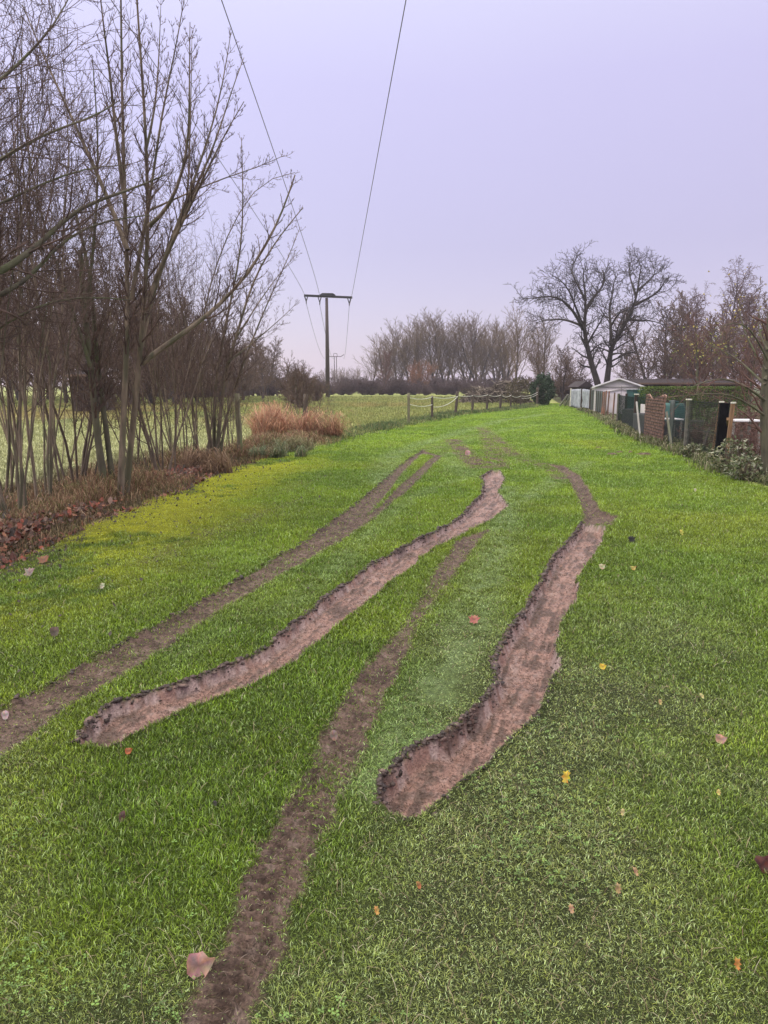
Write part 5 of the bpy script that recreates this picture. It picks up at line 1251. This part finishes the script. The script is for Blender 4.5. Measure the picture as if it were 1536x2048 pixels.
# white tables, slatted bench, planters behind the fence
def table(u0, u1, v, Y, label):
    x0, x1 = W(u0, v, Y)[0], W(u1, v, Y)[0]; z = height(Y, v); w = (x1-x0)/2
    root = empty('garden_table', ((x0+x1)/2, Y, 0), 0, label, 'table', 'white tables in the gardens')
    MB().box((0, .3, z), (2*w, .6, .04)).build('table_top', M['whitetrim'], root, .008)
    for sx in (-1, 1):
        for sy in (.06, .54): MB().box((sx*(w-.05), sy, z/2-.02), (.05, .05, z-.04)).build('leg', M['slate'], root, .004)
table(1466, 1528, 842, 16.5, 'white garden table right of the post with the white cap'); table(1337, 1368, 839, 20.5, 'white garden table seen through the mesh by the reed screen')
def bench():
    Y = 18.4; x0, x1 = W(1386, 850, Y)[0], W(1414, 850, Y)[0]; z1 = height(Y, 843); z0 = .32
    root = empty('slatted_bench', (x0, Y, 0), -.1, 'weathered slatted bench behind the green mesh', 'bench'); w = x1-x0
    bk = MB(); bk.bar((0, .3, z1), (w, .3, z1), .04, .05); bk.bar((0, .3, z0+.1), (w, .3, z0+.1), .04, .05)
    for i in range(7): bk.box((w*(i+.5)/7, .3, (z0+z1)/2+.05), (.03, .025, z1-z0-.14))
    bk.build('backrest', M['concrete'], root); st_ = MB()
    for i in range(4): st_.box((w/2, -.08+i*.09, z0+.08), (w, .07, .025))
    st_.build('seat', M['concrete'], root)
    for sx in (.03, w-.03):
        for sy in (-.08, .3): MB().box((sx, sy, .19), (.05, .05, .38)).build('leg', M['concrete'], root)
bench()
for i, (u, Y, w_, h_, lb) in enumerate([(1495, 18.5, 1.0, .42, 'grey planter box behind the white table'), (1352, 22, .8, .5, 'dark compost bin behind the reed screen end'), (1350, 25.0, .75, .95, 'dark teal tarpaulin shaped as a tank behind the mesh beside the reed screen')]):
    x, y, _ = at_ground(u, Y); root = empty(('planter_box', 'compost_bin', 'tank_tarpaulin')[i], (x, y, 0), 0, lb, ('planter', 'bin', 'tank')[i]); b = MB()
    m_ = (M['concrete'], M['dkgrey'], M['teal'])[i]
    if i == 2:  # the tarpaulin, built as a tank with a lid
        tubes([([(0, 0, 0), (0, 0, .1), (0, 0, h_*.9), (0, 0, h_)], [w_/2*.97, w_/2, w_/2, w_/2*.85])], 20, 'body', m_, root, cap=True); tubes([([(0, 0, h_), (0, 0, h_+.08)], [w_*.2, w_*.2])], 14, 'lid', m_, root, cap=True)
    else:
        for k in range(4): b.box((0, -.25, h_*(k+.5)/4), (w_, .03, h_/4-.01)); b.box((0, .25, h_*(k+.5)/4), (w_, .03, h_/4-.01)); b.box((-w_/2+.015, 0, h_*(k+.5)/4), (.03, .46, h_/4-.01)); b.box((w_/2-.015, 0, h_*(k+.5)/4), (.03, .46, h_/4-.01))
        b.build('boards', m_, root); MB().box((0, 0, h_-.06), (w_-.07, .46, .02)).build('soil', M['brownpost'], root)

#@@HAZE
hm = D.materials.new('misty_air'); hm.use_nodes = True; hn = hm.node_tree; hn.nodes.clear()
pv = hn.nodes.new('ShaderNodeVolumePrincipled'); ho = hn.nodes.new('ShaderNodeOutputMaterial'); hn.links.new(pv.outputs[0], ho.inputs['Volume'])
pv.inputs['Color'].default_value = (.93, .88, 1, 1); pv.inputs['Density'].default_value = .0006; pv.inputs['Anisotropy'].default_value = .2
tag(MB().box((0, 590, 14), (3900, 1400, 32)).build('haze', hm), kind='stuff')
#@@LIGHT
# ------------------------------------------------------------ light, sky, camera
sc = bpy.context.scene
w = D.worlds.new('World'); sc.world = w; w.use_nodes = True; nt = w.node_tree; N = nt.nodes.new; Lk = nt.links.new
bg = nt.nodes['Background']
sky = N('ShaderNodeTexSky'); sky.sky_type = 'NISHITA'; sky.sun_disc = False; sky.sun_elevation = math.radians(38); sky.sun_rotation = math.radians(-60)
bg.inputs['Strength'].default_value = .05; Lk(sky.outputs[0], bg.inputs['Color'])
# the overcast layer over it: brighter towards the zenith, pinker at the horizon
tc = N('ShaderNodeTexCoord'); sx = N('ShaderNodeSeparateXYZ'); Lk(tc.outputs['Generated'], sx.inputs[0])
ns = N('ShaderNodeTexNoise'); ns.inputs['Scale'].default_value = 1.6; ns.inputs['Detail'].default_value = 2; Lk(tc.outputs['Generated'], ns.inputs['Vector'])
ad = N('ShaderNodeMath'); ad.operation = 'MULTIPLY_ADD'; ad.inputs[1].default_value = .05; Lk(ns.outputs[0], ad.inputs[0]); Lk(sx.outputs['Z'], ad.inputs[2])
rp = N('ShaderNodeValToRGB'); cr = rp.color_ramp
stops = [(.0, (.58, .46, .60)), (.07, (.50, .395, .575)), (.2, (.49, .40, .60)), (.38, (.60, .52, .77)), (.5, (.74, .69, .90)), (.66, (2.0, 1.95, 1.8)), (1.0, (3.0, 2.9, 2.55))]
cr.elements[0].position = stops[0][0]; cr.elements[0].color = (*stops[0][1], 1); cr.elements[1].position = 1; cr.elements[1].color = (*stops[-1][1], 1)
for p_, c_ in stops[1:-1]:
    e = cr.elements.new(p_); e.color = (*c_, 1)
Lk(ad.outputs[0], rp.inputs[0])
bg2 = N('ShaderNodeBackground'); Lk(rp.outputs[0], bg2.inputs['Color']); bg2.inputs['Strength'].default_value = .93
ash = N('ShaderNodeAddShader'); Lk(bg.outputs[0], ash.inputs[0]); Lk(bg2.outputs[0], ash.inputs[1]); Lk(ash.outputs[0], nt.nodes['World Output'].inputs['Surface'])
sun = D.lights.new('overcast_sun', 'SUN'); sun.energy = 1.5; sun.angle = math.radians(25); sun.color = (1, .96, .9)
so = D.objects.new('overcast_sun', sun); COL.objects.link(so); so.rotation_euler = (math.radians(40), 0, math.radians(-60+0))
cam = D.cameras.new('camera'); co = D.objects.new('camera', cam); COL.objects.link(co)
cam.sensor_fit = 'VERTICAL'; cam.sensor_height = 36; cam.lens = 36*F/2048; cam.clip_end = 6000; cam.clip_start = .05
co.location = (0, 0, EYE); co.rotation_euler = (PI/2-PITCH, 0, 0)
sc.camera = co
sc.view_settings.view_transform = 'Standard'; sc.view_settings.look = 'None'; sc.view_settings.gamma = 1; sc.view_settings.exposure = 0
